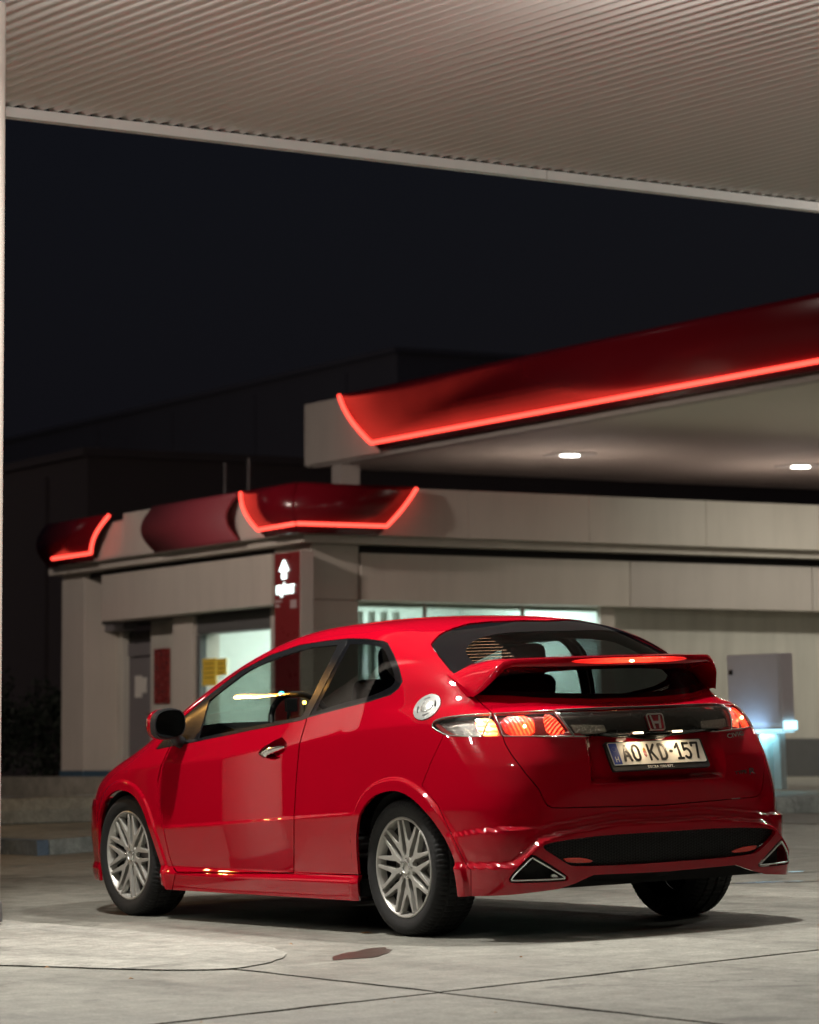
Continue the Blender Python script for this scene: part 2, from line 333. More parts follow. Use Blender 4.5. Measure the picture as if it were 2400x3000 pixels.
# ================================================================== THE CAR: body surface
def pchip(xk, yk):
    xk = np.array(xk, float); yk = np.array(yk, float); h = np.diff(xk); d = np.diff(yk)/h
    m = np.zeros(len(xk)); m[0] = d[0]; m[-1] = d[-1]
    for i in range(1, len(xk)-1):
        if d[i-1]*d[i] > 0:
            w1 = 2*h[i]+h[i-1]; w2 = h[i]+2*h[i-1]; m[i] = (w1+w2)/(w1/d[i-1]+w2/d[i])
    def f(x):
        x = np.asarray(x, float); xx = np.clip(x, xk[0], xk[-1]); i = np.clip(np.searchsorted(xk, xx)-1, 0, len(xk)-2); t = (xx-xk[i])/h[i]
        r = (2*t**3-3*t**2+1)*yk[i]+(t**3-2*t**2+t)*h[i]*m[i]+(-2*t**3+3*t**2)*yk[i+1]+(t**3-t**2)*h[i]*m[i+1]
        return r+np.where(x < xk[0], (x-xk[0])*m[0], 0)+np.where(x > xk[-1], (x-xk[-1])*m[-1], 0)
    return f
def spl(xk, yk):
    xk = np.array(xk, float); yk = np.array(yk, float); n = len(xk); h = np.diff(xk); A = np.eye(n); b = np.zeros(n)
    for i in range(1, n-1): A[i, i-1] = h[i-1]; A[i, i] = 2*(h[i-1]+h[i]); A[i, i+1] = h[i]; b[i] = 6*((yk[i+1]-yk[i])/h[i]-(yk[i]-yk[i-1])/h[i-1])
    Mm = np.linalg.solve(A, b)
    def f(x):
        x = np.clip(np.asarray(x, float), xk[0], xk[-1]); i = np.clip(np.searchsorted(xk, x)-1, 0, n-2); a = xk[i+1]-x; c = x-xk[i]
        return (Mm[i]*a**3+Mm[i+1]*c**3)/(6*h[i])+(yk[i]/h[i]-Mm[i]*h[i]/6)*a+(yk[i+1]/h[i]-Mm[i+1]*h[i]/6)*c
    return f
def sS(t, r): return (t+np.sqrt(t*t+r*r))/2
def sst(a, b, x):
    t = np.clip((x-a)/(b-a), 0, 1); return t*t*(3-2*t)
def smax(a, b, k):
    h = np.clip(.5+.5*(a-b)/k, 0, 1); return b+(a-b)*h+k*h*(1-h)
def poly_sdf(x, y, poly):
    """signed distance to a closed polygon, negative inside"""
    p = np.asarray(poly, float); d2 = np.full(x.shape, 1e18); ins = np.zeros(x.shape, bool)
    for i in range(len(p)):
        ax, ay = p[i]; bx, by = p[(i+1) % len(p)]; ex, ey = bx-ax, by-ay; L = ex*ex+ey*ey
        if L < 1e-12: continue
        t = np.clip(((x-ax)*ex+(y-ay)*ey)/L, 0, 1); dx = x-ax-t*ex; dy = y-ay-t*ey; d2 = np.minimum(d2, dx*dx+dy*dy)
        c = ((ay > y) != (by > y))
        if by != ay: ins ^= c & (x < (bx-ax)*(y-ay)/(by-ay)+ax)
    return np.where(ins, -1, 1)*np.sqrt(d2)
def rounded(pts, it=2, keep=()):
    """Chaikin corner cutting, corners listed in keep stay sharp"""
    pts = [np.array(p, float) for p in pts]; sharp = [i in keep for i in range(len(pts))]
    for _ in range(it):
        q = []; s2 = []
        for i in range(len(pts)):
            a, p, b = pts[i-1], pts[i], pts[(i+1) % len(pts)]
            if sharp[i]: q.append(p); s2.append(True)
            else: q += [p*.75+a*.25, p*.75+b*.25]; s2 += [False, False]
        pts, sharp = q, s2
    return [tuple(p) for p in pts]
ZL = spl([-.9, -.3, .47, .86, 2.14, 2.6, 3.5], [.60, .575, .546, .526, .465, .45, .43])
ZU = spl([-.9, -.3, -.1, .84, 1.26, 2.2, 2.6, 3.5], [.96, .965, .960, .885, .840, .778, .755, .70])
ZB = spl([-.9, -.3, .2, .6, .91, 1.99, 2.4, 3.5], [1.15, 1.15, 1.10, 1.035, .99, .895, .86, .74])
XC = pchip([.12, .18, .24, .32, .45, .58, .68, .76, .83, .889, .95, .99, 1.015, 1.035, 1.06, 1.18, 1.285, 1.36, 1.426, 1.5],
           [-.72, -.79, -.812, -.818, -.825, -.832, -.838, -.838, -.828, -.815, -.796, -.772, -.725, -.65, -.600, -.455, -.30, -.16, -.02, .17])
NR = pchip([.15, .35, .58, .75, .9, 1.05, 1.2, 1.4], [6.5, 6.5, 5.8, 4.8, 3.9, 3.2, 3.2, 3.6])
XFR = pchip([.12, .2, .35, .5, .62, .7, .8, .9, 1.5], [3.40, 3.46, 3.47, 3.46, 3.44, 3.41, 3.36, 3.3, 3.1])
ZT = spl([-.3, 0, .3, .6, .9, 1.2, 1.5, 1.8, 2.1, 2.4, 2.7, 2.9, 3.2, 3.5], [1.36, 1.430, 1.457, 1.470, 1.474, 1.461, 1.420, 1.335, 1.206, 1.062, .958, .908, .81, .68])
ZG = pchip([0, .2, .49, .58, .626, .654, .69, .722, .747, .765, .796, .9], [.508, .509, .484, .472, .46, .448, .419, .39, .366, .35, .346, .345])
ARCH_R = rounded([(.335, -.1), (.325, .174), (.317, .392), (.29, .50), (.235, .582), (.135, .645), (-.03, .670), (-.14, .648), (-.229, .608), (-.32, .547), (-.382, .483), (-.43, .425), (-.47, .37), (-.506, .294), (-.505, .21), (-.47, -.1)], 2)
ARCH_F = rounded([(2.20, -.1), (2.19, .24), (2.225, .32), (2.261, .397), (2.29, .455), (2.327, .514), (2.39, .586), (2.477, .637), (2.589, .655), (2.70, .648), (2.80, .61), (2.879, .539), (2.916, .441), (2.935, .33), (2.94, .2), (2.94, -.1)], 2)
def width(x, z):
    zl = ZL(x); zu = ZU(x); zb = ZB(x); t = z-zl
    return .893-.006*sst(0, .014, t)*sst(.25, .45, x)*sst(2.2, 2.0, x)+.10*(t-sS(t, .008))-.030*sS(t, .008)-.33*sS(z-zu, .008)-.36*np.maximum(z-zb, 0)**2
def G(Q):
    x, y, z = Q[..., 0], np.abs(Q[..., 1]), Q[..., 2]
    W = np.maximum(width(x, z)*(1-.025*sst(1.6, 3.0, x)-.010*sst(.9, -.9, x)), .25)
    n = NR(z); q = np.maximum(.5-x, 0)/(.5-XC(z)); qf = np.maximum(x-2.35, 0)/(XFR(z)-2.35)
    g = (np.where(x < 1.4, (q**n+(y/W)**n)**(1/n), (qf**3.3+(y/W)**3.3)**(1/3.3))-1)*W
    # wheel-arch lips
    side = y > .45
    dr = np.ones(x.shape); df = np.ones(x.shape)
    mk = (x < .75) & (x > -.85) & (z < .78) & (y > .72)
    if mk.any(): dr[mk] = poly_sdf(x[mk], z[mk], ARCH_R)
    mk = (x > 1.95) & (x < 3.2) & (z < .78) & (y > .70)
    if mk.any(): df[mk] = poly_sdf(x[mk], z[mk], ARCH_F)
    g = g-.016*sst(.064, .046, dr)-.010*sst(.055, .040, df)
    # sill skirt
    sk = sst(.275, .232, z)*sst(-.45, -.3, x)*side
    g = g-.028*sk*sst(.30, .36, x)*sst(2.22, 2.12, x)-.012*sk*np.where(x > 2.1, 1, 0)*sst(2.1, 2.2, x)
    # rear bumper: ledge at the corners, raised diffuser frame
    rear = sst(-.40, -.52, x)
    zs = np.interp(-x, [.45, .6, .73, .82], [.478, .497, .505, .510])
    g = g-.020*rear*sst(0, .018, zs-z)*sst(.58, .80, y)
    g = g-.022*rear*sst(0, .024, ZG(y)-z+.004)-.008*rear*sst(0, .016, ZG(y)+.042-z)*sst(.72, .58, y)
    # number-plate recess under the light bar
    g = g+.030*sst(.385, .33, y)*sst(.67, .70, z)*sst(.892, .884, z)*sst(-.55, -.6, x)
    g = g-.012*sst(.884, .890, z)*sst(1.006, 1.0, z)*sst(.60, .45, y)*sst(-.5, -.6, x)
    crown = .036+.028*sst(.6, 0, x)+.02*sst(2.0, 3.0, x)
    gt = (z-(ZT(x)-crown*(y/.5)**2))*np.where(x > 1.3, .88, .97)
    return smax(g, gt, .05+.09*sst(.25, .5, y))
def body_grid(nu=(300, 260, 60), nv=340):
    r2 = np.linspace(0, 1, nu[1], endpoint=False)
    sx = np.r_[np.full(nu[0], .35), .35+r2*2.0, np.full(nu[2], 2.35)]
    ph = np.r_[np.pi-np.linspace(0, 1, nu[0], endpoint=False)*np.pi/2, np.full(nu[1], np.pi/2), np.pi/2*(1-np.linspace(0, 1, nu[2]))]
    th = np.radians(np.linspace(-42, 90, nv))
    SX, TH = np.meshgrid(sx, th, indexing='ij'); PH = np.meshgrid(ph, th, indexing='ij')[0]
    D = np.stack([np.cos(TH)*np.cos(PH), np.cos(TH)*np.sin(PH), np.sin(TH)], -1); D[np.abs(D) < 1e-9] = 0
    O = np.stack([SX, 0*SX, 0*SX+.76], -1); lo = np.zeros(SX.shape); hi = np.full(SX.shape, 2.2)
    for i in range(24):
        m = (lo+hi)/2; ins = G(O+D*m[..., None]) < 0; lo = np.where(ins, m, lo); hi = np.where(ins, hi, m)
    Pp = (O+D*((lo+hi)/2)[..., None]).reshape(-1, 3)
    e = .003; N = np.stack([G(Pp+np.eye(3)[k]*e)-G(Pp-np.eye(3)[k]*e) for k in range(3)], -1); 
    N[np.abs(Pp[:, 1]) < 1e-6, 1] = 0
    N /= np.linalg.norm(N, axis=1, keepdims=True)+1e-12
    a, b = SX.shape; I = np.arange(a*b).reshape(a, b); q0, q1, q2, q3 = I[:-1, :-1].ravel(), I[1:, :-1].ravel(), I[1:, 1:].ravel(), I[:-1, 1:].ravel()
    T = np.r_[np.stack([q0, q1, q2], 1), np.stack([q0, q2, q3], 1)]
    fn = np.cross(Pp[T[:, 1]]-Pp[T[:, 0]], Pp[T[:, 2]]-Pp[T[:, 0]]); ar = np.linalg.norm(fn, axis=1)
    flip = (fn*N[T].mean(1)).sum(1) < 0; T[flip] = T[flip][:, ::-1]
    return Pp, N, T[ar > 1e-9]
def proj(Q):
    d = Q-CAMP; z = d@CF; return 1200+FPX*(d@CR)/z, 1500-FPX*(d@CU)/z
def clip(S, f):
    """keep the part of triangle soup S=(P,N,T) where f<=0, cutting triangles along f=0"""
    Pp, N, T = S; f = f.copy(); f[np.abs(f) < 1e-7] = -1e-7; s = f <= 0; c = s[T].sum(1); out = [T[c == 3]]; newP = []; newN = []; base = len(Pp)
    mixed = T[(c == 1) | (c == 2)]
    if len(mixed):
        E = np.r_[mixed[:, [0, 1]], mixed[:, [1, 2]], mixed[:, [2, 0]]]; E = np.sort(E, 1); E = E[s[E[:, 0]] != s[E[:, 1]]]; E = np.unique(E, axis=0)
        t = f[E[:, 0]]/(f[E[:, 0]]-f[E[:, 1]]); newP = Pp[E[:, 0]]*(1-t)[:, None]+Pp[E[:, 1]]*t[:, None]; nn = N[E[:, 0]]*(1-t)[:, None]+N[E[:, 1]]*t[:, None]
        newN = nn/(np.linalg.norm(nn, axis=1, keepdims=True)+1e-12); key = E[:, 0].astype(np.int64)*base+E[:, 1]; order = np.argsort(key); ks = key[order]
        def eid(a, b):
            k = np.minimum(a, b).astype(np.int64)*base+np.maximum(a, b); return base+order[np.searchsorted(ks, k)]
        for cnt in (1, 2):
            t3 = T[c == cnt]
            if not len(t3): continue
            ss = s[t3]; k = np.argmax(ss if cnt == 1 else ~ss, axis=1); r = np.arange(len(t3)); a, b, d = t3[r, k], t3[r, (k+1) % 3], t3[r, (k+2) % 3]
            ab, ad = eid(a, b), eid(a, d)
            if cnt == 1: out.append(np.stack([a, ab, ad], 1))
            else: out += [np.stack([ab, b, d], 1), np.stack([ab, d, ad], 1)]
    T2 = np.concatenate(out); P2 = np.r_[Pp, newP] if len(newP) else Pp; N2 = np.r_[N, newN] if len(newN) else N
    u, inv = np.unique(T2.ravel(), return_inverse=True); return P2[u], N2[u], inv.reshape(-1, 3)
def pf(S, poly):
    """signed pixel distance of the surface points to an outline traced on the photograph"""
    Pp, N, T = S; x, y = proj(Pp); pl = np.array(poly); f = np.full(len(Pp), 1e3)
    face = ((CAMP-Pp)*N).sum(1) > 0.0
    m = face & (x > pl[:, 0].min()-40) & (x < pl[:, 0].max()+40) & (y > pl[:, 1].min()-40) & (y < pl[:, 1].max()+40)
    f[m] = poly_sdf(x[m], y[m], poly); return f
def split(S, poly, gap=2.2):
    f = pf(S, poly); return clip(S, f+gap/2), clip(S, -f+gap/2)
def inside(S, poly, grow=0.): return clip(S, pf(S, poly)-grow)
def offset(S, d): return S[0]+S[1]*d, S[1], S[2]
def mirrored(S): return S[0]*[1, -1, 1], S[1]*[1, -1, 1], S[2][:, ::-1]
def join(*SS):
    Pp = []; N = []; T = []; n = 0
    for a, b, c in SS: Pp.append(a); N.append(b); T.append(c+n); n += len(a)
    return np.concatenate(Pp), np.concatenate(N), np.concatenate(T)
def flange(S, depth):
    """fold the free edges of a panel inwards so that gaps and openings have depth"""
    Pp, N, T = S
    E = np.r_[T[:, [0, 1]], T[:, [1, 2]], T[:, [2, 0]]]; k = np.sort(E, 1); key = k[:, 0].astype(np.int64)*len(Pp)+k[:, 1]
    u, idx, cnt = np.unique(key, return_index=True, return_counts=True); B = E[idx[cnt == 1]]
    B = B[~((np.abs(Pp[B[:, 0], 1]) < 1e-4) & (np.abs(Pp[B[:, 1], 1]) < 1e-4))]
    if not len(B): return S
    a, b = B[:, 0], B[:, 1]; n = len(Pp); m = len(B); d = Pp[b]-Pp[a]; en = np.cross(d, N[a]); en /= np.linalg.norm(en, axis=1, keepdims=True)+1e-12
    V = np.r_[Pp[a], Pp[b], Pp[b]-N[b]*depth, Pp[a]-N[a]*depth]; NN = np.r_[en, en, en, en]; i = np.arange(m)
    F = np.r_[np.stack([n+i+m, n+i, n+i+3*m], 1), np.stack([n+i+m, n+i+3*m, n+i+2*m], 1)]
    return np.r_[Pp, V], np.r_[N, NN], np.r_[T, F]
def panel(name, S, mat, parent, both=False, fl=.012, off=0.):
    """left panel; both=True joins it with its mirror image into one mesh"""
    if off: S = offset(S, off)
    if fl: S = flange(S, fl)
    if both: S = join(S, mirrored(S))
    return mesh_obj(name, S[0], S[2], mat, parent, normals=S[1])
def pair(name, S, mat, parents, fl=.012, off=0.):
    if off: S = offset(S, off)
    if fl: S = flange(S, fl)
    R = mirrored(S)
    if not isinstance(parents, (tuple, list)): parents = (parents, parents)
    return mesh_obj(name, S[0], S[2], mat, parents[0], normals=S[1]), mesh_obj(name, R[0], R[2], mat, parents[1], normals=R[1])
def hit(px, lift=0.):
    """where the lines of sight through traced pixels meet the body surface"""
    p = np.array(px, float); d = CF+((p[:, :1]-1200)/FPX)*CR-((p[:, 1:2]-1500)/FPX)*CU; d /= np.linalg.norm(d, axis=1, keepdims=True)
    ts = np.arange(13, 19.5, .03); g = G(CAMP+d[:, None, :]*ts[None, :, None]) < 0; k = np.argmax(g, 1); a, b = ts[k-1], ts[k]
    for _ in range(20):
        m = (a+b)/2; ins = G(CAMP+d*m[:, None]) < 0; b = np.where(ins, m, b); a = np.where(ins, a, m)
    q = CAMP+d*b[:, None]; n = np.stack([G(q+np.eye(3)[i]*.002)-G(q-np.eye(3)[i]*.002) for i in range(3)], -1); n /= np.linalg.norm(n, axis=1, keepdims=True)
    return list(zip(q+n*lift, n))

car = empty('hatchback_car'); tag(car, 'red three-door hatchback with rear spoiler parked under the canopy', 'car')
BASE = body_grid()
BASE = clip(BASE, np.where(BASE[0][:, 1] > .40, -poly_sdf(BASE[0][:, 0], BASE[0][:, 2], ARCH_R), -1))
BASE = clip(BASE, np.where(BASE[0][:, 1] > .40, -poly_sdf(BASE[0][:, 0], BASE[0][:, 2], ARCH_F), -1))
xx, yy, zz = BASE[0].T
zbot = np.where(xx < -.2, np.interp(yy, [0, .40, .50, .58, .75, .9], [.270, .278, .245, .226, .212, .20]), np.where(xx < 2.15, .155, .175))
BASE = clip(BASE, zbot-zz)

REARALL = [(1327, 1841), (1370, 1828), (1443, 1820.6), (1530, 1818), (1654.5, 1819), (2060, 1822), (2060, 2356), (1895.7, 2361), (1640, 2367.5), (1618, 2367), (1604, 2360), (1594, 2345), (1579, 2312), (1540.9, 2267), (1499, 2211), (1480.6, 2180), (1463, 2127.8), (1452, 2105), (1440, 2087), (1413.9, 2064), (1385, 2035), (1325.5, 1970), (1286.4, 1922), (1265, 1892), (1264, 1886), (1270, 1878), (1286.4, 1861), (1305, 1850)]
GLASS = [(1327, 1841), (1370, 1828), (1443, 1820.6), (1530, 1818), (1654.5, 1819), (2060, 1822), (2060, 2039), (1830, 2044), (1740, 2046.7), (1587.8, 2044), (1500.9, 2038), (1443, 2036.5), (1396.5, 2035), (1383, 2034), (1325.5, 1970), (1286.4, 1922), (1265, 1892), (1264, 1886), (1270, 1878), (1286.4, 1861), (1305, 1850)]
BAR = [(1627, 2080), (1740, 2074.8), (1925.5, 2069), (1990, 2067), (1990, 2162), (1935, 2166), (1907, 2166.4), (1879, 2165), (1840, 2160), (1740, 2157), (1683.5, 2156.8)]
LAMP_IN = [(1447, 2090), (1622, 2080.5), (1680, 2157), (1478, 2157), (1472, 2153), (1465, 2130)]
LAMP_OUT = rounded([(1264.6, 2124), (1274.8, 2109), (1312.5, 2100), (1370, 2093.6), (1440, 2090), (1469, 2156), (1367.5, 2158), (1312.5, 2155), (1292, 2147), (1269, 2133)], 2, keep=(4, 5))
DLO = [(456, 2196), (470, 2178), (541, 2098), (594, 2051), (617, 2031), (704, 1965), (791, 1919), (878, 1889.5), (959, 1877), (1020, 1870.5), (1075, 1871.5), (1121, 1877.5), (1136, 1884), (1153.5, 1916), (1170.5, 1959.5), (1179.5, 1997), (1168, 2017.5), (1144.5, 2036.5), (1081, 2056), (993.6, 2078), (904, 2102), (884, 2110.5), (740, 2139), (556, 2177)]
DOORGL = [(580, 2163), (740, 2128.5), (884, 2099), (989, 1889), (914, 1896), (827, 1921), (740, 1957), (705, 1981), (612, 2052)]
QUARTGL = rounded([(905, 2098), (1020, 1873), (1075, 1874.5), (1121, 1880), (1134, 1886), (1151, 1917), (1168, 1960), (1176.5, 1997), (1166, 2015), (1143, 2033), (1080, 2053), (993, 2075)], 1, keep=(0, 1))
QUARTIN = rounded([(922, 2086), (1024, 1886), (1075, 1887), (1112, 1893), (1124, 1900), (1138, 1930), (1152, 1967), (1158, 1993), (1148, 2008), (1130, 2020), (1078, 2041), (993, 2062)], 1, keep=(0, 1))
DOOR = [(517, 2555), (861.4, 2557.5), (861.4, 2394.5), (869, 2272.7), (877.7, 2180), (899, 2106), (880, 2080), (600, 2110), (510, 2160), (493, 2198), (471.9, 2243.7), (462, 2290), (466, 2354), (477.7, 2423.4), (495, 2504.6), (507, 2541)]
SKIRT = [(514, 2558), (863, 2560.5), (1031, 2562.5), (1080, 2564), (1080, 2690), (430, 2670), (504, 2610)]
RECESS = rounded([(748, 2204), (823.5, 2158), (833, 2166), (842, 2180), (838, 2196), (813, 2229), (777, 2222)], 1)
HANDLE = rounded([(752, 2208), (766, 2196), (782, 2186), (815, 2182.5), (838, 2187), (806, 2203), (783, 2212), (776, 2221)], 1)
fa = math.radians(-42); FUEL = [(1252+47*math.cos(a)*math.cos(fa)-30*math.sin(a)*math.sin(fa), 2072+47*math.cos(a)*math.sin(fa)+30*math.sin(a)*math.cos(fa)) for a in np.linspace(0, 2*np.pi, 40, endpoint=False)]
BUMP = [(1302, 2150), (1262, 2235), (1236, 2302), (1283, 2359), (1336, 2472.5), (1369, 2540), (1380, 2548), (1381, 2700), (2060, 2700), (2060, 2356), (1895.7, 2361), (1640, 2367.5), (1618, 2367), (1604, 2360), (1594, 2345), (1579, 2312), (1540.9, 2267), (1499, 2211), (1480.6, 2180), (1466, 2140)]
MESHO = rounded([(1587, 2483), (1600, 2473), (1640, 2464), (1756.6, 2448.5), (1965, 2435), (2100, 2430), (2100, 2516), (1826, 2534.8), (1695, 2538.5), (1668, 2535), (1640, 2517)], 1, keep=(5, 6))
EXH = rounded([(1560, 2504), (1572, 2507), (1664, 2566), (1666, 2577), (1656, 2583), (1502, 2589), (1491, 2583), (1491, 2572), (1548, 2509)], 2)
EXCH = rounded([(1561, 2514), (1566, 2516), (1652, 2567), (1658, 2573), (1650, 2576), (1510, 2581), (1499, 2580), (1499, 2573), (1556, 2517)], 2)
REFL = rounded([(1653, 2517), (1680, 2513.5), (1718, 2514.5), (1753, 2525), (1737, 2528.5), (1674, 2530)], 1)
REVL = [(1675, 2119), (1774, 2121), (1783, 2143.5), (1692, 2150)]
LITO = rounded([(1386, 2101), (1442, 2096), (1460, 2152), (1412, 2155), (1392, 2130)], 2)

REAR, REST = split(BASE, REARALL, 3.0)
RGLASS, HATCH = split(REAR, GLASS, 1.2)
LBAR, HATCH = split(HATCH, BAR, 1.2)
LIN, HATCH = split(HATCH, LAMP_IN, 1.6)
DL, REST = split(REST, DLO, 1.0)
LOUT, REST = split(REST, LAMP_OUT, 1.6)
FCAP, REST = split(REST, FUEL, 1.6)
BMP, REST = split(REST, BUMP, 2.0)
DR, REST = split(REST, DOOR, 3.0)
SK, REST = split(REST, SKIRT, 2.4)
MOPEN, BMP = split(BMP, MESHO, .4)
XOPEN, BMP = split(BMP, EXH, .4)
RCS, DR = split(DR, RECESS, .4)
# front glass, bonnet, headlamps and bumper by their plan outlines
x, y, z = REST[0].T
fw = np.maximum.reduce([1.50+.06*(y/.5)**2-x, x-(2.66-.22*(y/.65)**2), y-(.50+.14*(x-1.5)/1.1), .8-z]); WIND = clip(REST, fw+.002); REST = clip(REST, -fw+.002)
x, y, z = REST[0].T
fh = np.maximum.reduce([(2.69-.22*(y/.65)**2)-x, y-.64, x-(3.28-.2*(y/.64)**2), .66-z]); HOOD = clip(REST, fh+.002); REST = clip(REST, -fh+.002)
x, y, z = REST[0].T
fl_ = np.maximum.reduce([3.02-x, .60-z, z-.715-.05*(3.4-x), .36-y]); HLAMP = clip(REST, fl_+.002); REST = clip(REST, -fl_+.002)
x, y, z = REST[0].T
fb = np.maximum(2.98-x, z-.60); FBMP = clip(REST, fb+.002); REST = clip(REST, -fb+.002)

# ---- painted panels
shell = panel('body_shell', REST, 'paint', car, both=True, fl=.014)
tailgate = panel('tailgate', HATCH, 'paint', car, both=True, fl=.016)
rbump = panel('rear_bumper', BMP, 'paint', car, both=True, fl=.020)
panel('front_bumper', FBMP, 'paint', car, both=True)
panel('bonnet', HOOD, 'paint', car, both=True)
doors = pair('door', DR, 'paint', car, fl=.020)
pair('side_skirt', SK, 'paint', car, fl=.02)
# inner lining keeps the cabin dark behind the paint
x, y, z = REST[0].T; LN = clip(REST, np.maximum(.80-z, np.where(x < -.35, 1, -1)*.01)); panel('roof_lining', LN, 'seat', car, both=True, fl=0, off=-.03)
pair('door_lining', DR, 'dash', car, fl=0, off=-.024)
# ---- glass
DG, TRIM = split(DL, DOORGL, .6); QG, TRIM = split(TRIM, QUARTGL, .6)
pair('window_surround', TRIM, 'gloss_black', car, fl=.008, off=-.001)
pair('door_window', DG, 'side_glass', car, fl=0, off=-.006)
QI = inside(QG, QUARTIN); QB = clip(QG, -pf(QG, QUARTIN))
qw = pair('quarter_window', QI, 'dark_glass', car, fl=0, off=-.003)
pair('black_border', QB, 'ceramic', qw, fl=0, off=-.003)
wsc = panel('windscreen', WIND, 'side_glass', car, both=True, fl=0, off=-.004)
RIN = rounded([(1361, 1898), (1400, 1868), (1470, 1852), (1600, 1846), (2060, 1846), (2060, 2028), (1740, 2031), (1600, 2028), (1500, 2024), (1440, 2018), (1420, 1962), (1375, 1930)], 1, keep=(4, 5))
RI = inside(RGLASS, RIN); RB = clip(RGLASS, -pf(RGLASS, RIN))
rw = panel('rear_window', RI, 'dark_glass', car, both=True, fl=0, off=-.003)
panel('black_border', RB, 'ceramic', rw, both=True, fl=.006, off=-.003)
for k in range(9):  # real wires; orange tone and left-only length paint in the street lamp's reflection
    zk = 1.345-.0145*k; s = clip(RI, RI[0][:, 2]-zk-.0007); s = clip(s, zk-.0007-s[0][:, 2]); s = clip(s, .40-s[0][:, 1])
    if len(s[2]): panel('heater_wire_glint', s, plain('heater_wire_glint', (.16, .07, .02), .5, metal=.3) if k == 0 else bpy.data.materials['heater_wire_glint'], rw, both=False, fl=0, off=-.0018)
# ---- light bar between the lamps
bar = panel('light_bar', offset(LBAR, -.022), plain('bar_housing', (.035, .032, .030), .25, metal=.5, var=.4, scale=30, bump=.15), car, both=True, fl=0)
panel('bar_lens', LBAR, 'smoke_lens', bar, both=True, fl=0)
RV = inside(LBAR, REVL); pair('reversing_lamp', RV, plain('ribbed_clear_lens', (.62, .60, .55), .14, metal=.7, var=.6, scale=120, bump=.9), bar, fl=.004, off=-.012)
def edge_tube(px, r, lift, close=True, both=True, step=6):
    """thin bead that follows an outline on the body surface"""
    pts = []
    n = len(px)
    for i in range(n if close else n-1):
        a = np.array(px[i]); b = np.array(px[(i+1) % n]); k = max(1, int(np.linalg.norm(b-a)/step))
        pts += [a+(b-a)*j/k for j in range(k)]
    if not close: pts.append(np.array(px[-1]))
    H = [h[0] for h in hit(pts, lift)]
    if close: H.append(H[0])
    m = MB().tube(H, r, 6)
    return m, MB().tube([q*np.array([1, -1, 1]) for q in H], r, 6)
# ---- tail lamps
M['lit_red'] = lens_glow('lit_brake_lens', (.70, .003, .003), (1.0, .065, .012), .75, 9.0, 22, axis=1, center=(-.66, .60, .945), rad=.13)
M['lit_red_r'] = lens_glow('lit_brake_lens_right', (.70, .003, .003), (1.0, .065, .012), .75, 9.0, 22, axis=1, center=(-.66, -.60, .945), rad=.13)
M['lit_tail'] = lens_glow('lit_tail_lens', (.95, .04, .008), (1.0, .42, .10), 2.0, 12.0, 14, axis=2, center=(-.545, .725, .945), rad=.12)
M['lit_tail_r'] = lens_glow('lit_tail_lens_right', (.95, .04, .008), (1.0, .42, .10), 2.0, 12.0, 14, axis=2, center=(-.545, -.725, .945), rad=.12)
M['lit_red2'] = lens_glow('speckled_brake_lens', (.45, .003, .003), (1.0, .10, .03), .18, 9.0, 30, axis=0)
M['bulb'] = glow('lamp_bulb', (1.0, .55, .22), 14)
M['lamp_clear'] = plain('clear_lamp_inside', (.30, .28, .26), .2, metal=.8, var=.7, scale=60, bump=.8)
M['bead'] = plain('lamp_rim_bead', (.30, .29, .27), .18, metal=.8, var=.1)
for sgn in (1, -1):
    mir = (lambda S: S) if sgn > 0 else mirrored
    sfx = '' if sgn > 0 else '_r'
    t = tail = panel('tail_lamp', mir(offset(inside(LOUT, LAMP_OUT, -3), -.030)), 'lamp_clear', car, fl=0)
    panel('lamp_lens', mir(LOUT), 'clear_lens', t, fl=0)
    panel('lit_segment', mir(offset(inside(LOUT, LITO), -.014)), 'lit_tail'+sfx, t, fl=.01)
    arcp = rounded([(1268, 2121), (1280, 2117), (1300, 2134), (1318, 2146), (1345, 2153), (1312, 2153), (1292, 2145)], 1)
    panel('red_edge', mir(offset(inside(LOUT, arcp), -.010)), 'lamp_red_dark', t, fl=.006)
    a, b = edge_tube(LAMP_OUT[::2], .0035, -.001); (a if sgn > 0 else b).build('lamp_rim', 'bead', t, True)
    MB().lathe([(.0005, .011), (.008, .008), (.011, 0), (.008, -.008), (.0005, -.011)], 10, lambda p, q, w_: (-.555+p, sgn*(.725)+q, .935+w_)).build('bulb', 'bulb', t, True)
    t = panel('brake_lamp', mir(offset(LIN, -.022)), 'lamp_red_dark', car, fl=.01)
    za = rounded([(1460, 2094), (1560, 2089), (1570, 2153), (1481, 2154)], 1); zb = rounded([(1588, 2088), (1617, 2086), (1668, 2152), (1604, 2153)], 1); zc = rounded([(1567, 2092), (1583, 2091), (1598, 2152), (1577, 2152)], 1)
    panel('lit_segment', mir(offset(inside(LIN, za), -.012)), 'lit_red'+sfx, t, fl=.008); panel('lit_segment', mir(offset(inside(LIN, zb), -.012)), 'lit_red2', t, fl=.008); panel('unlit_segment', mir(offset(inside(LIN, zc), -.014)), 'lamp_red_dark', t, fl=.008)
    panel('lamp_lens', mir(LIN), 'clear_lens', t, fl=0)
    a, b = edge_tube(LAMP_IN, .003, -.001); (a if sgn > 0 else b).build('lamp_rim', 'bead', t, True)
    # bright spot of the bulb behind the ribs
    c0, n0 = hit([(1537, 2124)], -.010)[0]; c0 = c0*np.array([1, sgn, 1])
    MB().lathe([(.0005, .009), (.006, .006), (.008, 0), (.006, -.006), (.0005, -.009)], 10, lambda p, q, w_: (c0[0]+p, c0[1]+q, c0[2]+w_)).build('bulb', 'bulb', t, True)
a, b = edge_tube(BAR[:3], .003, .001, close=False); a.V += []; a.add(b.V, b.F); a.build('bar_rim', 'bead', bar, True)
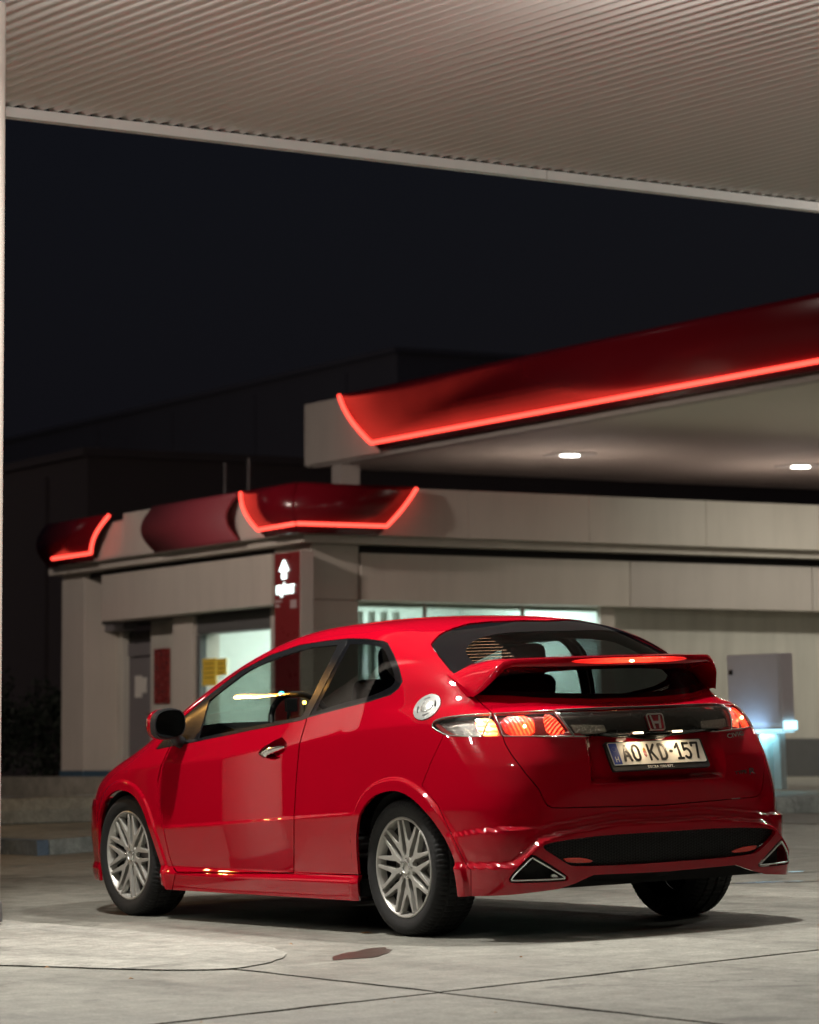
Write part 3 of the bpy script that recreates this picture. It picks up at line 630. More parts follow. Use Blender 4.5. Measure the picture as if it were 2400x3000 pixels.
a, b = edge_tube([BAR[0], BAR[10], BAR[9], BAR[8], BAR[7], (1900, 2166)], .003, .001, close=False); a.add(b.V, b.F); a.build('bar_rim', 'bead', bar, True)
# ---- rear bumper inserts
grl = panel('diffuser', offset(inside(BASE, MESHO, 4), -.040), 'under', car, both=True, fl=0)
MS = offset(inside(BASE, MESHO, 2), -.024); parts = []
for sl, cs in ((1.0, 1), (-1.0, 1)):
    for k in range(-60, 60):
        u = MS[0][:, 1]*.42+sl*MS[0][:, 2]; c0 = .30*sl+k*.0125
        if u.min() > c0+.003 or u.max() < c0-.003: continue
        s = clip(MS, u-c0-.0022)
        if not len(s[2]): continue
        u = s[0][:, 1]*.42+sl*s[0][:, 2]; s = clip(s, c0-.0022-u)
        if len(s[2]): parts.append(s)
panel('mesh_lattice', join(*parts), 'mesh', grl, both=True, fl=.006)
rf = pair('bumper_reflector', offset(inside(BASE, REFL), -.018), 'reflector', car, fl=.008)
for sgn in (1, -1):
    mir = (lambda S: S) if sgn > 0 else mirrored
    ex = panel('exhaust_outlet', mir(offset(inside(BASE, EXH, 4), -.055)), 'under', car, fl=0)
    a, b = edge_tube(EXCH, .0045, -.004, step=4); (a if sgn > 0 else b).build('outlet_trim', 'satin', ex, True)
    lipS = offset(inside(BASE, rounded([(1628, 2560), (1652, 2572), (1640, 2576), (1622, 2576)], 1)), -.03); panel('pipe_end', mir(lipS), 'satin', ex, fl=.01)
# ---- door recess, handle, fuel cap
for d_, S1 in ((doors[0], lambda S: S), (doors[1], mirrored)):
    depth = -.042*np.clip(-pf(RCS, RECESS)/7, 0, 1)
    bowl = (RCS[0]+RCS[1]*depth[:, None], RCS[1], RCS[2])
    B2 = S1(bowl); o = mesh_obj('handle_recess', B2[0], B2[2], 'paint', d_, smooth=True)
    HS = inside(BASE, HANDLE); fd = np.clip(-pf(HS, HANDLE)/9, 0, 1); HS2 = (HS[0]+HS[1]*(-.004+.014*np.sqrt(fd))[:, None], HS[1], HS[2])
    B2 = S1(flange(HS2, .01)); mesh_obj('door_handle', B2[0], B2[2], 'chrome', d_, smooth=True)
fc = panel('fuel_cap', FCAP, 'cap_metal', car, fl=.012, off=.004)
f1 = pf(FCAP, FUEL); ring = clip(clip(FCAP, f1+5), -(f1+9)); 
cx0 = hit([(1252, 2072)], .006)[0]; n0 = Vector(cx0[1]); q0 = n0.to_track_quat('Z', 'Y'); o0 = Vector(cx0[0])
for k in range(4):
    a0 = math.radians(20+90*k); prof = [(.051*math.cos(a0+t), .051*math.sin(a0+t)) for t in np.linspace(-.34, .34, 7)]+[(.046*math.cos(a0+t), .046*math.sin(a0+t)) for t in np.linspace(.34, -.34, 7)]
    MB().prism(prof, -.002, .003, lambda u, v, w_: tuple(o0+q0@Vector((u, v, w_)))).build('cap_slot', 'black', fc)
MB().lathe([(.0005, .0035), (.030, .0035), (.033, .0015), (.036, -.004)], 28, lambda u, v, w_: tuple(o0+q0@Vector((u, v, w_)))).build('cap_centre', 'satin', fc, True)

# ---- spoiler: sections (lead, trailing top, trailing bottom, under) swept across the tail
SEC = [(0.0, (-.36, 1.236), (-.700, 1.238), (-.695, 1.199), (-.47, 1.185)), (.20, (-.355, 1.236), (-.683, 1.238), (-.678, 1.199), (-.455, 1.183)), (.34, (-.335, 1.234), (-.640, 1.238), (-.637, 1.200), (-.425, 1.178)),
       (.46, (-.30, 1.231), (-.575, 1.238), (-.575, 1.204), (-.375, 1.172)), (.55, (-.25, 1.228), (-.515, 1.238), (-.517, 1.208), (-.325, 1.160)), (.585, (-.22, 1.224), (-.488, 1.232), (-.495, 1.196), (-.30, 1.150)),
       (.625, (-.18, 1.206), (-.475, 1.197), (-.486, 1.160), (-.32, 1.12)), (.665, (-.165, 1.196), (-.415, 1.125), (-.428, 1.10), (-.33, 1.085)), (.690, (-.18, 1.185), (-.385, 1.090), (-.392, 1.076), (-.33, 1.07))]
ys = [s[0] for s in SEC]; 
def sec_at(v):
    out = []
    for j in range(1, 5):
        out.append((float(np.interp(v, ys, [s[j][0] for s in SEC])), float(np.interp(v, ys, [s[j][1] for s in SEC]))))
    return out
V = []; F = []; NS = []; vs = list(np.linspace(-.69, .69, 93))
for v in vs:
    (lx, lz), (tx, tz), (bx, bz), (ux_, uz_) = sec_at(abs(v)); ring = []
    for t in np.linspace(0, 1, 9): 
        xm = lx+(tx-lx)*t; zm = lz+(tz-lz)*t+.010*math.sin(math.pi*t)*(1 if abs(v) < .58 else .3); ring.append((xm, v, zm))
    for t in (.15, .5, .85, 1): ring.append((tx+(bx-tx)*t-.004*math.sin(math.pi*t), v, tz+(bz-tz)*t))
    for t in (.3, .65, 1): ring.append((bx+(ux_-bx)*t, v, bz+(uz_-bz)*t+.008*math.sin(math.pi*t)))
    NS.append(len(V)); V += ring
k = len(ring)
for i in range(len(vs)-1):
    for j in range(k): F.append((i*k+j, i*k+(j+1) % k, (i+1)*k+(j+1) % k, (i+1)*k+j))
F += [tuple(range(k)), tuple(range((len(vs)-1)*k+k-1, (len(vs)-1)*k-1, -1))]
sp = mesh_obj('spoiler', V, F, 'paint', car); 
bm = bmesh.new(); bm.from_mesh(sp.data); bmesh.ops.recalc_face_normals(bm, faces=bm.faces); bm.to_mesh(sp.data); bm.free(); autosmooth(sp, 38)
M['brake3'] = lens_glow('third_brake_lens', (.75, .006, .005), (1., .045, .015), .8, 4.5, 60, axis=1, center=(-.70, .02, 1.215), rad=.36)
m = MB(); vs = np.linspace(-.325, .325, 41); top = []; bot = []
for v in vs:
    (lx, lz), (tx, tz), (bx, bz), u_ = sec_at(abs(v)); e = .011*(1-(abs(v)/.325)**4)**.5+.0008; zc = tz+(bz-tz)*.46; xcn = tx+(bx-tx)*.46-.0055
    top.append((xcn, v, zc+e)); bot.append((xcn, v, zc-e))
n = len(vs); VV = top+bot+[(p[0]+.012, p[1], p[2]) for p in top]+[(p[0]+.012, p[1], p[2]) for p in bot]; FF = []
for i in range(n-1): FF += [(i, i+1, n+i+1, n+i), (i+1, i, 2*n+i, 2*n+i+1), (n+i, n+i+1, 3*n+i+1, 3*n+i)]
bl = mesh_obj('third_brake_lamp', VV, FF, 'brake3', sp, smooth=True)
MB().lathe([(.0005, .006), (.006, .003), (.007, 0), (.006, -.003), (.0005, -.006)], 10, lambda p, q, w_: (-.704+p*.4, .03+q*2.2, 1.216+w_)).build('bulb', 'bulb', sp, True)

# ---- number plate
pt, pb = np.array([-.800, 0, .852]), np.array([-.8535, 0, .7528]); up = (pt-pb)/np.linalg.norm(pt-pb); rt = np.array([0, -1., 0]); nrm = np.cross(rt, up); pc = (pt+pb)/2
def PL(u, v, w_): return tuple(pc+rt*u+up*v+nrm*w_)
if nrm[0] > 0: nrm = -nrm
def rrect(a, b, r, n=5): return arc(a-r, b-r, r, r, 0, 90, n)+arc(-a+r, b-r, r, r, 90, 180, n)+arc(-a+r, -b+r, r, r, 180, 270, n)+arc(a-r, -b+r, r, r, 270, 360, n)
plate = MB().prism(rrect(.26, .056, .008), -.001, .002, PL).build('license_plate', 'plate_white', car)
MB().prism([(u, v-.010) for u, v in rrect(.272, .072, .010)], -.016, -.0015, PL).build('plate_frame', 'black', plate)
MB().prism([(-.256, .052), (-.256, -.052), (-.212, -.052), (-.212, .052)], .0022, .0028, PL).build('country_band', 'plate_blue', plate)
def glyph(name, strokes, ox, oy, sx, sy, wd, mat='plate_black', h=(.0024, .0040), par=None):
    m = MB(); k = 0
    for s in strokes:
        for poly in stroke([(ox+a*sx, oy+b*sy) for a, b in s], wd):
            m.prism(poly, h[0], h[1]+k*.00004, PL); k += 1
    return m.build(name, mat, par or plate)
GL = {'A': [[(0, 0), (.5, 1), (1, 0)], [(.18, .32), (.82, .32)]], 'O': [arc(.5, .72, .46, .28, 0, 180, 10)+arc(.5, .28, .46, .28, 180, 360, 10)+[(.96, .72)]],
      'K': [[(0.05, 0), (0.05, 1)], [(1, 1), (.08, .40)], [(.36, .58), (1, 0)]], 'D': [[(.05, 0), (.05, 1), (.4, 1)]+arc(.4, .66, .56, .34, 90, 0, 8)+arc(.4, .34, .56, .34, 0, -90, 8)+[(.05, 0)]],
      '1': [[(.1, .74), (.55, 1), (.55, 0)], [(.15, 0), (.95, 0)]], '5': [[(.92, 1), (.12, 1), (.08, .56)]+arc(.46, .32, .48, .32, 125, -140, 12)], '7': [[(.02, .82), (.02, 1), (.96, 1), (.50, 0)]]}
for ch, u0 in (('A', -.190), ('O', -.137), ('K', -.048), ('D', .013), ('1', .102), ('5', .149), ('7', .200)):
    glyph('plate_character', GL[ch], u0, -.036, .036, .074, .0112)
glyph('plate_hyphen', [[(0, 0), (1, 0)]], .074, .002, .007, 1, .0135)
# crest between the letter groups
m = MB().prism([(-.076, .008), (-.062, .008), (-.062, -.012), (-.069, -.022), (-.076, -.012)], .0022, .0034, PL); crest = m.build('crest', 'red_ink', plate)
m = MB()
for k in range(3): m.box(0, 0, 0, 0, 0, 0) if False else m.prism([(-.0755, .003-k*.007), (-.0625, .003-k*.007), (-.0625, .0005-k*.007), (-.0755, .0005-k*.007)], .0035, .0038, PL)
m.build('crest_stripe', 'white', plate)
MB().prism([(-.075, .009), (-.063, .009), (-.062, .017), (-.066, .022), (-.069, .026), (-.072, .022), (-.076, .017)], .0022, .0036, PL).build('crest_crown', 'gold', plate)
m = MB()
for k in range(12):
    a = 2*math.pi*k/12; cx, cy = -.234+.0115*math.cos(a), .022+.0115*math.sin(a); m.prism([(cx+.0022*math.cos(j*math.pi/5*1)*(1 if j % 2 == 0 else .45), cy+.0022*math.sin(j*math.pi/5)*(1 if j % 2 == 0 else .45)) for j in range(10)], .0029, .0031, PL)
m.build('star_ring', plain('plate_star', (.30, .33, .42), .4), plate)
glyph('country_letter', [[(0, 0), (0, 1)], [(1, 0), (1, 1)], [(0, .5), (1, .5)]], -.241, -.040, .015, .024, .0042, 'white', (.0029, .0034))
text_mesh('DECRA 1000 KFT.', .019, lambda u, v, w_: PL(u-.005, v-.076, w_-.0012), .0012, 'frame_lettering', 'white', plate)
for sy_ in (.11, -.11):
    c0 = np.array([-.838, sy_, .893]); lo = MB().box(c0[0]-.012, c0[0]+.012, c0[1]-.02, c0[1]+.02, c0[2]-.004, c0[2]+.004).build('plate_lamp', glow('plate_lamp_%d' % (sy_ > 0), (1, .78, .5), 6), car)
    area('plate_lamp_light', c0+np.array([-.012, 0, -.008]), (-.05, 0, -1), .03, .16, (1, .74, .45), 160)
# ---- badge on the light bar and chrome lettering on the tailgate
eo = np.array([-.8235, 0, .937]); eu = np.array([.34, 0, .94]); en = np.array([-.94, 0, .34]); 
def EB(u, v, w_): return tuple(eo+rt*u+eu*v+en*w_)
def trap(a, b, r, k): return [(u*(1-k*(v/b)*-1 if False else 1+.06*(v/b)), v) for u, v in rrect(a, b, r)]
emb = MB().prism(trap(.043, .038, .012, 0), -.010, .002, EB).build('badge', 'badge_red', car)
V = []; out = trap(.046, .041, .014, 0); inn = trap(.040, .035, .010, 0); n = len(out); m = MB()
m.add([EB(u, v, .0) for u, v in out]+[EB(u, v, .0055) for u, v in out]+[EB(u, v, .0055) for u, v in inn]+[EB(u, v, .001) for u, v in inn], [(a_*n+i, a_*n+(i+1) % n, (a_+1)*n+(i+1) % n, (a_+1)*n+i) for a_ in range(3) for i in range(n)])
m.build('badge_ring', 'chrome', emb)
hp = [(-.030, .032), (-.021, .032), (-.014, .004), (.014, .004), (.021, .032), (.030, .032), (.021, -.032), (.010, -.032), (.012, -.008), (-.012, -.008), (-.010, -.032), (-.021, -.032)]
MB().prism(hp, .0021, .0058, EB).build('badge_letter', 'chrome', emb)
def on_tail(pa, pb_):
    (a, na), (b, nb) = hit([pa, pb_], .001); ux_ = (b-a); L = np.linalg.norm(ux_); ux_ /= L; nn = (na+nb)/2; nn -= ux_*(nn@ux_); nn /= np.linalg.norm(nn); vv = np.cross(nn, ux_); return a, ux_, vv, nn, L
a, e1, e2, e3, L = on_tail((2131, 2164), (2176, 2155)); text_mesh('CIVIC', .030, lambda u, v, w_: tuple(a+e1*u+e2*v+e3*w_), .003, 'chrome_lettering', 'chrome', tailgate, 'LEFT', L/.071)
a2, f1_, f2_, f3_, L2 = on_tail((2153, 2270), (2192, 2264)); text_mesh('TYPE', .022, lambda u, v, w_: tuple(a2+f1_*u+f2_*v+f3_*w_), .003, 'chrome_lettering', 'steel', tailgate, 'LEFT', L2/.054)
a3, g1_, g2_, g3_, L3 = on_tail((2193, 2270), (2214, 2266)); text_mesh('R', .042, lambda u, v, w_: tuple(a3+g1_*u+g2_*v+g3_*w_), .003, 'chrome_lettering', 'chrome', tailgate, 'LEFT', L3/.027)

# ---- mirrors
for sgn in (1, -1):
    mc = np.array([1.933, .950, .991]); V = []; F = []; nu, nv = 28, 12
    # shell: rounded face looking back, bowl tapering forward
    rings = [(0, .98), (.012, 1.0), (.035, 1.03), (.075, 1.0), (.115, .82), (.135, .45), (.14, .05)]
    def outl(a, k):
        c_, s_ = math.cos(a), math.sin(a); e = 2.7; r = (abs(c_)**e+abs(s_)**e)**(-1/e); return .092*c_*r*k, .076*s_*r*k-.006*c_*k
    for dx, k in rings:
        for i in range(nu):
            u, v = outl(2*math.pi*i/nu, k); V.append((mc[0]+dx-.10*u*0, sgn*(mc[1]+u), mc[2]+v))
    for j in range(len(rings)-1):
        for i in range(nu): F.append((j*nu+i, j*nu+(i+1) % nu, (j+1)*nu+(i+1) % nu, (j+1)*nu+i))
    F.append(tuple(range((len(rings)-1)*nu, len(rings)*nu)))
    mir_ = mesh_obj('door_mirror', [], [], None, car); 
    Fb = [f for f in F if min(f) < 2*nu]; Fr = [f for f in F if min(f) >= 2*nu]
    mir_.data.from_pydata(V, [], Fr); mir_.data.materials.append(M['paint']); mir_.data.polygons.foreach_set('use_smooth', [True]*len(Fr))
    mesh_obj('mirror_rim', V, Fb+[tuple(range(nu-1, -1, -1))], 'black', mir_, smooth=False)
    gp = [outl(2*math.pi*i/40, .90) for i in range(40)]; MB().prism(gp, -.002, .004, lambda u, v, w_: (mc[0]-w_-.001, sgn*(mc[1]+u), mc[2]+v)).build('mirror_glass', 'mirror', mir_)
    MB().tube([(2.02, sgn*.80, .88), (2.03, sgn*.86, .905), (1.98, sgn*.905, .94)], [.035, .03, .035], 8).build('mirror_foot', 'black', mir_, True)
    V2 = [(mc[0]+.055+.05*t, sgn*(mc[1]+.100-.07*t*t), mc[2]+.012+s_*.022*(1-.4*t)) for t in np.linspace(0, 1, 8) for s_ in (-1, 1)]
    MB().add([v for v in V2], [(2*i, 2*i+1, 2*i+3, 2*i+2) for i in range(7)]).build('mirror_indicator', plain('indicator_lens_%d' % sgn, (.75, .68, .5), .15, metal=.3, var=.4, scale=120, bump=.6), mir_, True)

# ---- wheels
def wheel_proto():
    wroot = empty('wheel'); n = 240; prof = [(.222, -.195), (.235, -.205), (.272, -.217), (.298, -.208), (.311, -.190), (.315, -.165), (.309, -.160), (.309, -.152), (.316, -.148), (.317, -.108), (.309, -.104), (.309, -.096), (.317, -.092), (.316, -.052), (.309, -.048), (.309, -.040), (.315, -.036), (.3115, -.012), (.300, .004), (.286, .012), (.270, .015), (.252, .010), (.238, .003), (.230, -.002), (.222, -.008)]
    m = MB().lathe(prof, n, lambda a, b, w_: (a, w_, b)); k = len(prof)
    for i in range(n):
        for j in (3, 4, 5, 16, 17, 18):
            if i % 3 == 0:
                x_, y_, z_ = m.V[i*k+j]; r = math.hypot(x_, z_); q = (r-.006)/r; m.V[i*k+j] = (x_*q, y_, z_*q)
        for j in (8, 9, 12, 13):
            if (i+2) % 4 == 0:
                x_, y_, z_ = m.V[i*k+j]; r = math.hypot(x_, z_); q = (r-.006)/r; m.V[i*k+j] = (x_*q, y_, z_*q)
    autosmooth(m.build('tyre', 'rubber', wroot), 28)
    # wheel cover: nine forked spokes inside a rim ring
    m = MB().lathe([(.205, -.040), (.213, -.016), (.2165, -.004), (.222, .003), (.229, .002), (.232, -.004), (.232, -.02)], 72, lambda a, b, w_: (a, w_, b))
    def dome(r): return -.016*(1-min(1, r/.215)**1.6)
    def pol(r, deg): return r*math.cos(math.radians(deg)), r*math.sin(math.radians(deg))
    for q in range(9):
        th = 66+40*q
        def off(r, dth, side):
            a, b = pol(r, th+dth); t = math.radians(th+dth+90); return a+side*math.cos(t), b+side*math.sin(t)
        pl_ = [off(.052, -13, 0), off(.085, -6.5, -.003), off(.112, -8.5, -.0075), off(.215, -14.2, -.0085), off(.215, -14.2, .0055), off(.135, -7, .006), off(.122, 0, 0), off(.135, 7, -.006), off(.215, 14.2, -.0055), off(.215, 14.2, .0085), off(.112, 8.5, .0075), off(.085, 6.5, .003), off(.052, 13, 0)]
        nn = len(pl_); Vf = [(a, dome(math.hypot(a, b)), b) for a, b in pl_]; Vb = [(a*1.0, dome(math.hypot(a, b))-.028, b) for a, b in pl_]
        m.add(Vf+Vb, [tuple(range(nn))]+[(i, i+nn, (i+1) % nn+nn, (i+1) % nn) for i in range(nn)])
    m.lathe([(.0005, dome(0)-.0005), (.024, dome(0)-.0005), (.054, dome(.054)-.0012), (.060, dome(.06)-.022)], 36, lambda a, b, w_: (a, w_, b))
    rim = m.build('wheel_cover', 'silver', wroot); bm = bmesh.new(); bm.from_mesh(rim.data); bmesh.ops.recalc_face_normals(bm, faces=bm.faces); bm.to_mesh(rim.data); bm.free(); autosmooth(rim, 30)
    b_ = rim.modifiers.new('bevel', 'BEVEL'); b_.width = .0016; b_.segments = 1; b_.limit_method = 'ANGLE'; b_.angle_limit = math.radians(50)
    MB().lathe([(.026, -.015), (.027, -.010), (.029, -.010), (.030, -.015)], 32, lambda a, b, w_: (a, w_, b)).build('centre_cap', 'satin', wroot, True)
    for q in range(5):
        a, b = pol(.044, 90+18+72*q); MB().lathe([(.0005, -.001), (.0045, -.003), (.0065, -.008), (.0065, -.018)], 10, lambda u, v, w_: (a+u, w_, b+v)).build('wheel_bolt', 'chrome', wroot, True)
    MB().lathe([(.222, -.010), (.214, -.03), (.205, -.10), (.205, -.19)], 48, lambda a, b, w_: (a, w_, b)).build('wheel_barrel', 'silver_dark', wroot, True)
    MB().lathe([(.206, -.085), (.15, -.075), (.06, -.060), (.0005, -.06)], 48, lambda a, b, w_: (a, w_, b)).build('wheel_disc', 'under', wroot, True)
    MB().lathe([(.138, -.070), (.138, -.050), (.075, -.050), (.07, -.045), (.0005, -.045)], 48, lambda a, b, w_: (a, w_, b)).build('brake_disc', 'steel', wroot, True)
    txt = 'ContiWinterContact'
    m = MB()
    for i, ch in enumerate(txt):
        if ch in 'ijl': pass
        th = math.radians(100-2.9*i); cu, su = math.cos(th), math.sin(th)
        o = text_mesh(ch, .021, lambda u, v, w_: ((.277+v)*cu+u*su, .0125+w_+.003-v*.42, (.277+v)*su-u*cu), .0016, 't', 'rubber', None)
        m.add([tuple(v.co) for v in o.data.vertices], [tuple(p.vertices) for p in o.data.polygons]); me = o.data; bpy.data.objects.remove(o); bpy.data.meshes.remove(me)
    m.build('sidewall_lettering', plain('tyre_lettering', (.03, .03, .031), .6), wroot)
    return wroot
WZ = .314
w0 = wheel_proto(); wheels = [w0]+[copy_tree(w0) for _ in range(3)]
for w_, (px_, sg, rot) in zip(wheels, ((0, 1, 0), (2.62, 1, 27), (0, -1, 0), (2.62, -1, 11))):
    w_.parent = car; w_.location = (px_, sg*.838, WZ); w_.rotation_euler = (0, math.radians(rot), 0 if sg > 0 else math.pi)
# ---- underside and wheel housings
m = MB().box(-.58, 3.25, -.56, .56, .21, .26); m.box(.36, 2.16, -.84, .84, .17, .25); m.build('floor_pan', 'under', car)
for AR in (ARCH_R, ARCH_F):
    for sg in (1, -1):
        cx_ = sum(p[0] for p in AR)/len(AR); pl_ = [(cx_+(a-cx_)*1.004, b*1.004) for a, b in AR if b > .16]; n = len(pl_)
        V = [(a, sg*.825, b) for a, b in pl_]+[(a, sg*.58, b) for a, b in pl_]
        MB().add(V, [(k, k+1, n+k+1, n+k) for k in range(n-1)]+[tuple(range(n, 2*n))]).build('wheel_housing', 'under', car)
m = MB().lathe([(.0005, -.24), (.085, -.23), (.10, -.1), (.10, .1), (.085, .23), (.0005, .24)], 18, lambda a, b, w_: (-.52+a, w_, .285+b*.8)); m.build('silencer', 'under', car, True)
MB().tube([(.02, -.62, .28), (-.04, 0, .25), (.02, .62, .28)], .035, 8).build('rear_axle', 'under', car)
# ---- cabin
MB().box(-.55, 2.3, -.72, .72, .30, .34).build('cabin_floor', 'seat', car)
V = []; F = []
dpts = [(1.72, .88), (1.80, .955), (1.95, .985), (2.12, .975), (2.30, .92), (2.38, .80)]
for yv in (-.66, .66): V += [(a, yv, b) for a, b in dpts]
F = [(i, i+1, 6+i+1, 6+i) for i in range(5)]+[(0, 6, 11, 5)]
bevel(mesh_obj('dashboard', V, F, 'dash', car), .02)
for yv in (.36, -.36):
    s_ = MB(); pr = [(-.06, 0), (.46, .02), (.50, .10), (.40, .14), (-.02, .11)]
    s_.prism(pr, -.24, .24, lambda u, v, w_: (.92+u, yv+w_, .42+v)); so = bevel(s_.build('front_seat', 'seat', car), .04, 3)
    bk = MB().prism([(.06, .0), (-.02, .02), (-.20, .62), (-.16, .66), (-.08, .65), (.09, .12)], -.23, .23, lambda u, v, w_: (.90+u, yv+w_*(1-.25*max(0, v-.25)), .52+v)); bevel(bk.build('backrest', 'seat', so), .035, 3)
    bevel(MB().box(.655, .745, yv-.12, yv+.12, 1.16, 1.33).build('headrest', 'seat', so), .04, 3)
bevel(MB().prism([(-.05, 0), (.42, .03), (.44, .12), (0, .12)], -.60, .60, lambda u, v, w_: (.10+u, w_, .46+v)).build('rear_seat', 'seat', car), .04, 3)
rb_ = bevel(MB().prism([(.05, 0), (-.06, .02), (-.24, .50), (-.17, .53), (.08, .12)], -.60, .60, lambda u, v, w_: (.12+u, w_, .55+v)).build('rear_backrest', 'seat', car), .03, 3)
MB().box(-.55, -.12, -.62, .62, 1.00, 1.015).build('parcel_shelf', 'seat', car)
# blue curved shape standing in for a reflection in the quarter window
V = []; F = []
for i in range(13):
    for j in range(9):
        a = math.pi*i/12; t = -1+2*j/8; V.append((.42-.30*math.cos(a), .69-.06*math.sin(a)-.10*abs(t)*0-.08*(t+1)/2, .99+.15*math.sin(a)*(1-.1*t*t)+.04*t-.03))
F = [(i*9+j, i*9+j+1, (i+1)*9+j+1, (i+1)*9+j) for i in range(12) for j in range(8)]
cu_ = mesh_obj('blue_reflection_shape', V, F, 'reflection_blue', car, smooth=True)
# steering wheel, phone holder, glowing beads that stand in for window reflections
swc = Vector((1.60, .37, .955)); qs = Vector((-.90, 0, .42)).to_track_quat('Z', 'Y')
st_ = MB(); st_.tube([tuple(swc+qs@Vector((.183*math.cos(a), .183*math.sin(a), 0))) for a in np.linspace(0, 2*math.pi, 33)], .016, 8); sw = st_.build('steering_wheel', 'dash', car, True)
for a in (0, math.pi, -math.pi/2): MB().tube([tuple(swc+qs@Vector((.03*math.cos(a), .03*math.sin(a), -.02))), tuple(swc+qs@Vector((.18*math.cos(a), .18*math.sin(a), 0)))], .014, 6).build('wheel_spoke', 'dash', sw, True)
MB().tube([tuple(swc+qs@Vector((0, 0, -.01))), tuple(swc+qs@Vector((0, 0, -.30)))], [.06, .04], 12).build('steering_column', 'dash', sw, True)
MB().tube([(2.03, .20, .97), (2.02, .20, 1.03), (2.00, .20, 1.06)], .012, 6).build('phone_holder', 'dash', car, True)
bevel(MB().box(1.985, 2.00, .165, .24, 1.03, 1.10).build('phone', 'gloss_black', car), .006)
dl = MB().lathe([(.0005, .012), (.012, .008), (.016, 0), (.012, -.008), (.0005, -.012)], 12, lambda p, q, w_: (2.03+p, .235+q, 1.125+w_)).build('window_glint', glow('teal_window_glint', (.05, .75, .9), 5), car, True)
dl = MB().lathe([(.0005, .010), (.008, .007), (.010, 0), (.008, -.007), (.0005, -.010)], 12, lambda p, q, w_: (1.80+p, .24+q, 1.075+w_)).build('window_glint', glow('amber_window_glint', (1., .45, .05), 26), car, True)
MB().tube([(1.80, .24, .99), (1.80, .24, 1.066)], .005, 6).build('glint_stem', 'dash', dl)

# ================================================================== THE SETTING
M['concrete'] = concrete('forecourt_concrete', (.215, .212, .185), (.315, .312, .275), 1.0, .72)
M['island'] = concrete('island_concrete_lit', (.29, .287, .255), (.40, .395, .355), 1.4, .8)  # slab tone lightened to brighten the pool of light on it
M['kerb'] = concrete('kerb_concrete', (.30, .33, .31), (.44, .46, .43), 1.6, .8)
M['kerb_blue'] = concrete('blue_washed_kerb', (.10, .16, .24), (.20, .26, .34), 2.0, .7)
M['pave'] = concrete('pavement_concrete', (.22, .21, .17), (.34, .32, .27), .8, .8)
M['dirt'] = plain('joint_dirt', (.018, .017, .015), .95, var=.5, scale=20, bump=.5)
M['asphalt'] = concrete('asphalt', (.045, .046, .05), (.075, .075, .078), 1.0, .8)
M['panel'] = clad('cream_cladding', (.57, .52, .46), .42)
M['panel2'] = clad('cream_cladding_dull', (.50, .45, .41), .5, .12)
M['soffit'] = plain('canopy_soffit', (.78, .73, .65), .5, var=.04, scale=.9)
M['sheet'] = plain('painted_sheet', (.84, .82, .80), .38, var=.05, scale=1.5)
M['wallgrey'] = clad('rendered_wall', (.55, .53, .47), .8, .22)
M['plinth'] = plain('grey_plinth', (.10, .10, .10), .7, var=.2)
M['plinth_blue'] = plain('blue_plinth', (.04, .09, .14), .6, var=.2)
M['doorgrey'] = plain('grey_steel_door', (.16, .15, .16), .5)
M['fascia_red'] = plain('red_fascia_panel', (.15, .004, .010), .22, var=.08, scale=.8, spec=.30)
M['fascia_dull'] = plain('matt_red_fascia', (.26, .035, .05), .6, var=.08, scale=.8)
M['neon'] = glow('red_neon', (1.0, .060, .040), 3.3)
M['lamp_on'] = glow('canopy_lamp_diffuser', (1.0, .97, .86), 22)
M['shadowgap'] = plain('dark_recess', (.02, .018, .017), .7)
M['hall'] = plain('hall_cladding', (.16, .13, .13), .8, var=.15, scale=.3)
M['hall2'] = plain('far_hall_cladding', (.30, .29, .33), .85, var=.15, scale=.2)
M['sign_red'] = plain('sign_red', (.20, .015, .015), .3, coat=.6, coatr=.1)
M['sign_white'] = glow('lit_sign_white', (.80, 1.0, .95), 3.2)
M['paper'] = plain('paper_sheet', (.65, .63, .58), .8, var=.05)
M['yellow'] = plain('yellow_notice', (.80, .55, .06), .6, var=.08, scale=20)
M['ink'] = plain('notice_ink', (.25, .17, .02), .7)
M['tile'] = plain('shop_tiles', (.74, .78, .74), .3, var=.04)
M['winglass'] = thin_glass('shop_window_glass', (.86, .92, .90), .9)
M['grey_box'] = plain('grey_cabinet', (.80, .77, .80), .45, var=.05)
M['led'] = glow('cyan_led_strip', (.45, .85, 1.0), 2.2)
M['post'] = plain('pale_post', (.62, .70, .70), .35, metal=.3)
M['poster'] = plain('red_poster', (.22, .025, .02), .25, var=.5, scale=14, coat=.7, coatr=.08)
M['lamp_metal'] = plain('lamp_pole_metal', (.22, .22, .22), .5, metal=.6)
M['sodium'] = glow('sodium_lamp', (1.0, .42, .06), 60)
M['leaf'] = plain('dry_leaf', (.30, .14, .04), .7)
M['stain'] = plain('oil_stain', (.055, .035, .028), .35, var=.4, scale=6)
M['puddle'] = plain('puddle_water', (.02, .02, .02), .04, var=.05)

def gz(x, y): return -.037*max(0., -y-9.)
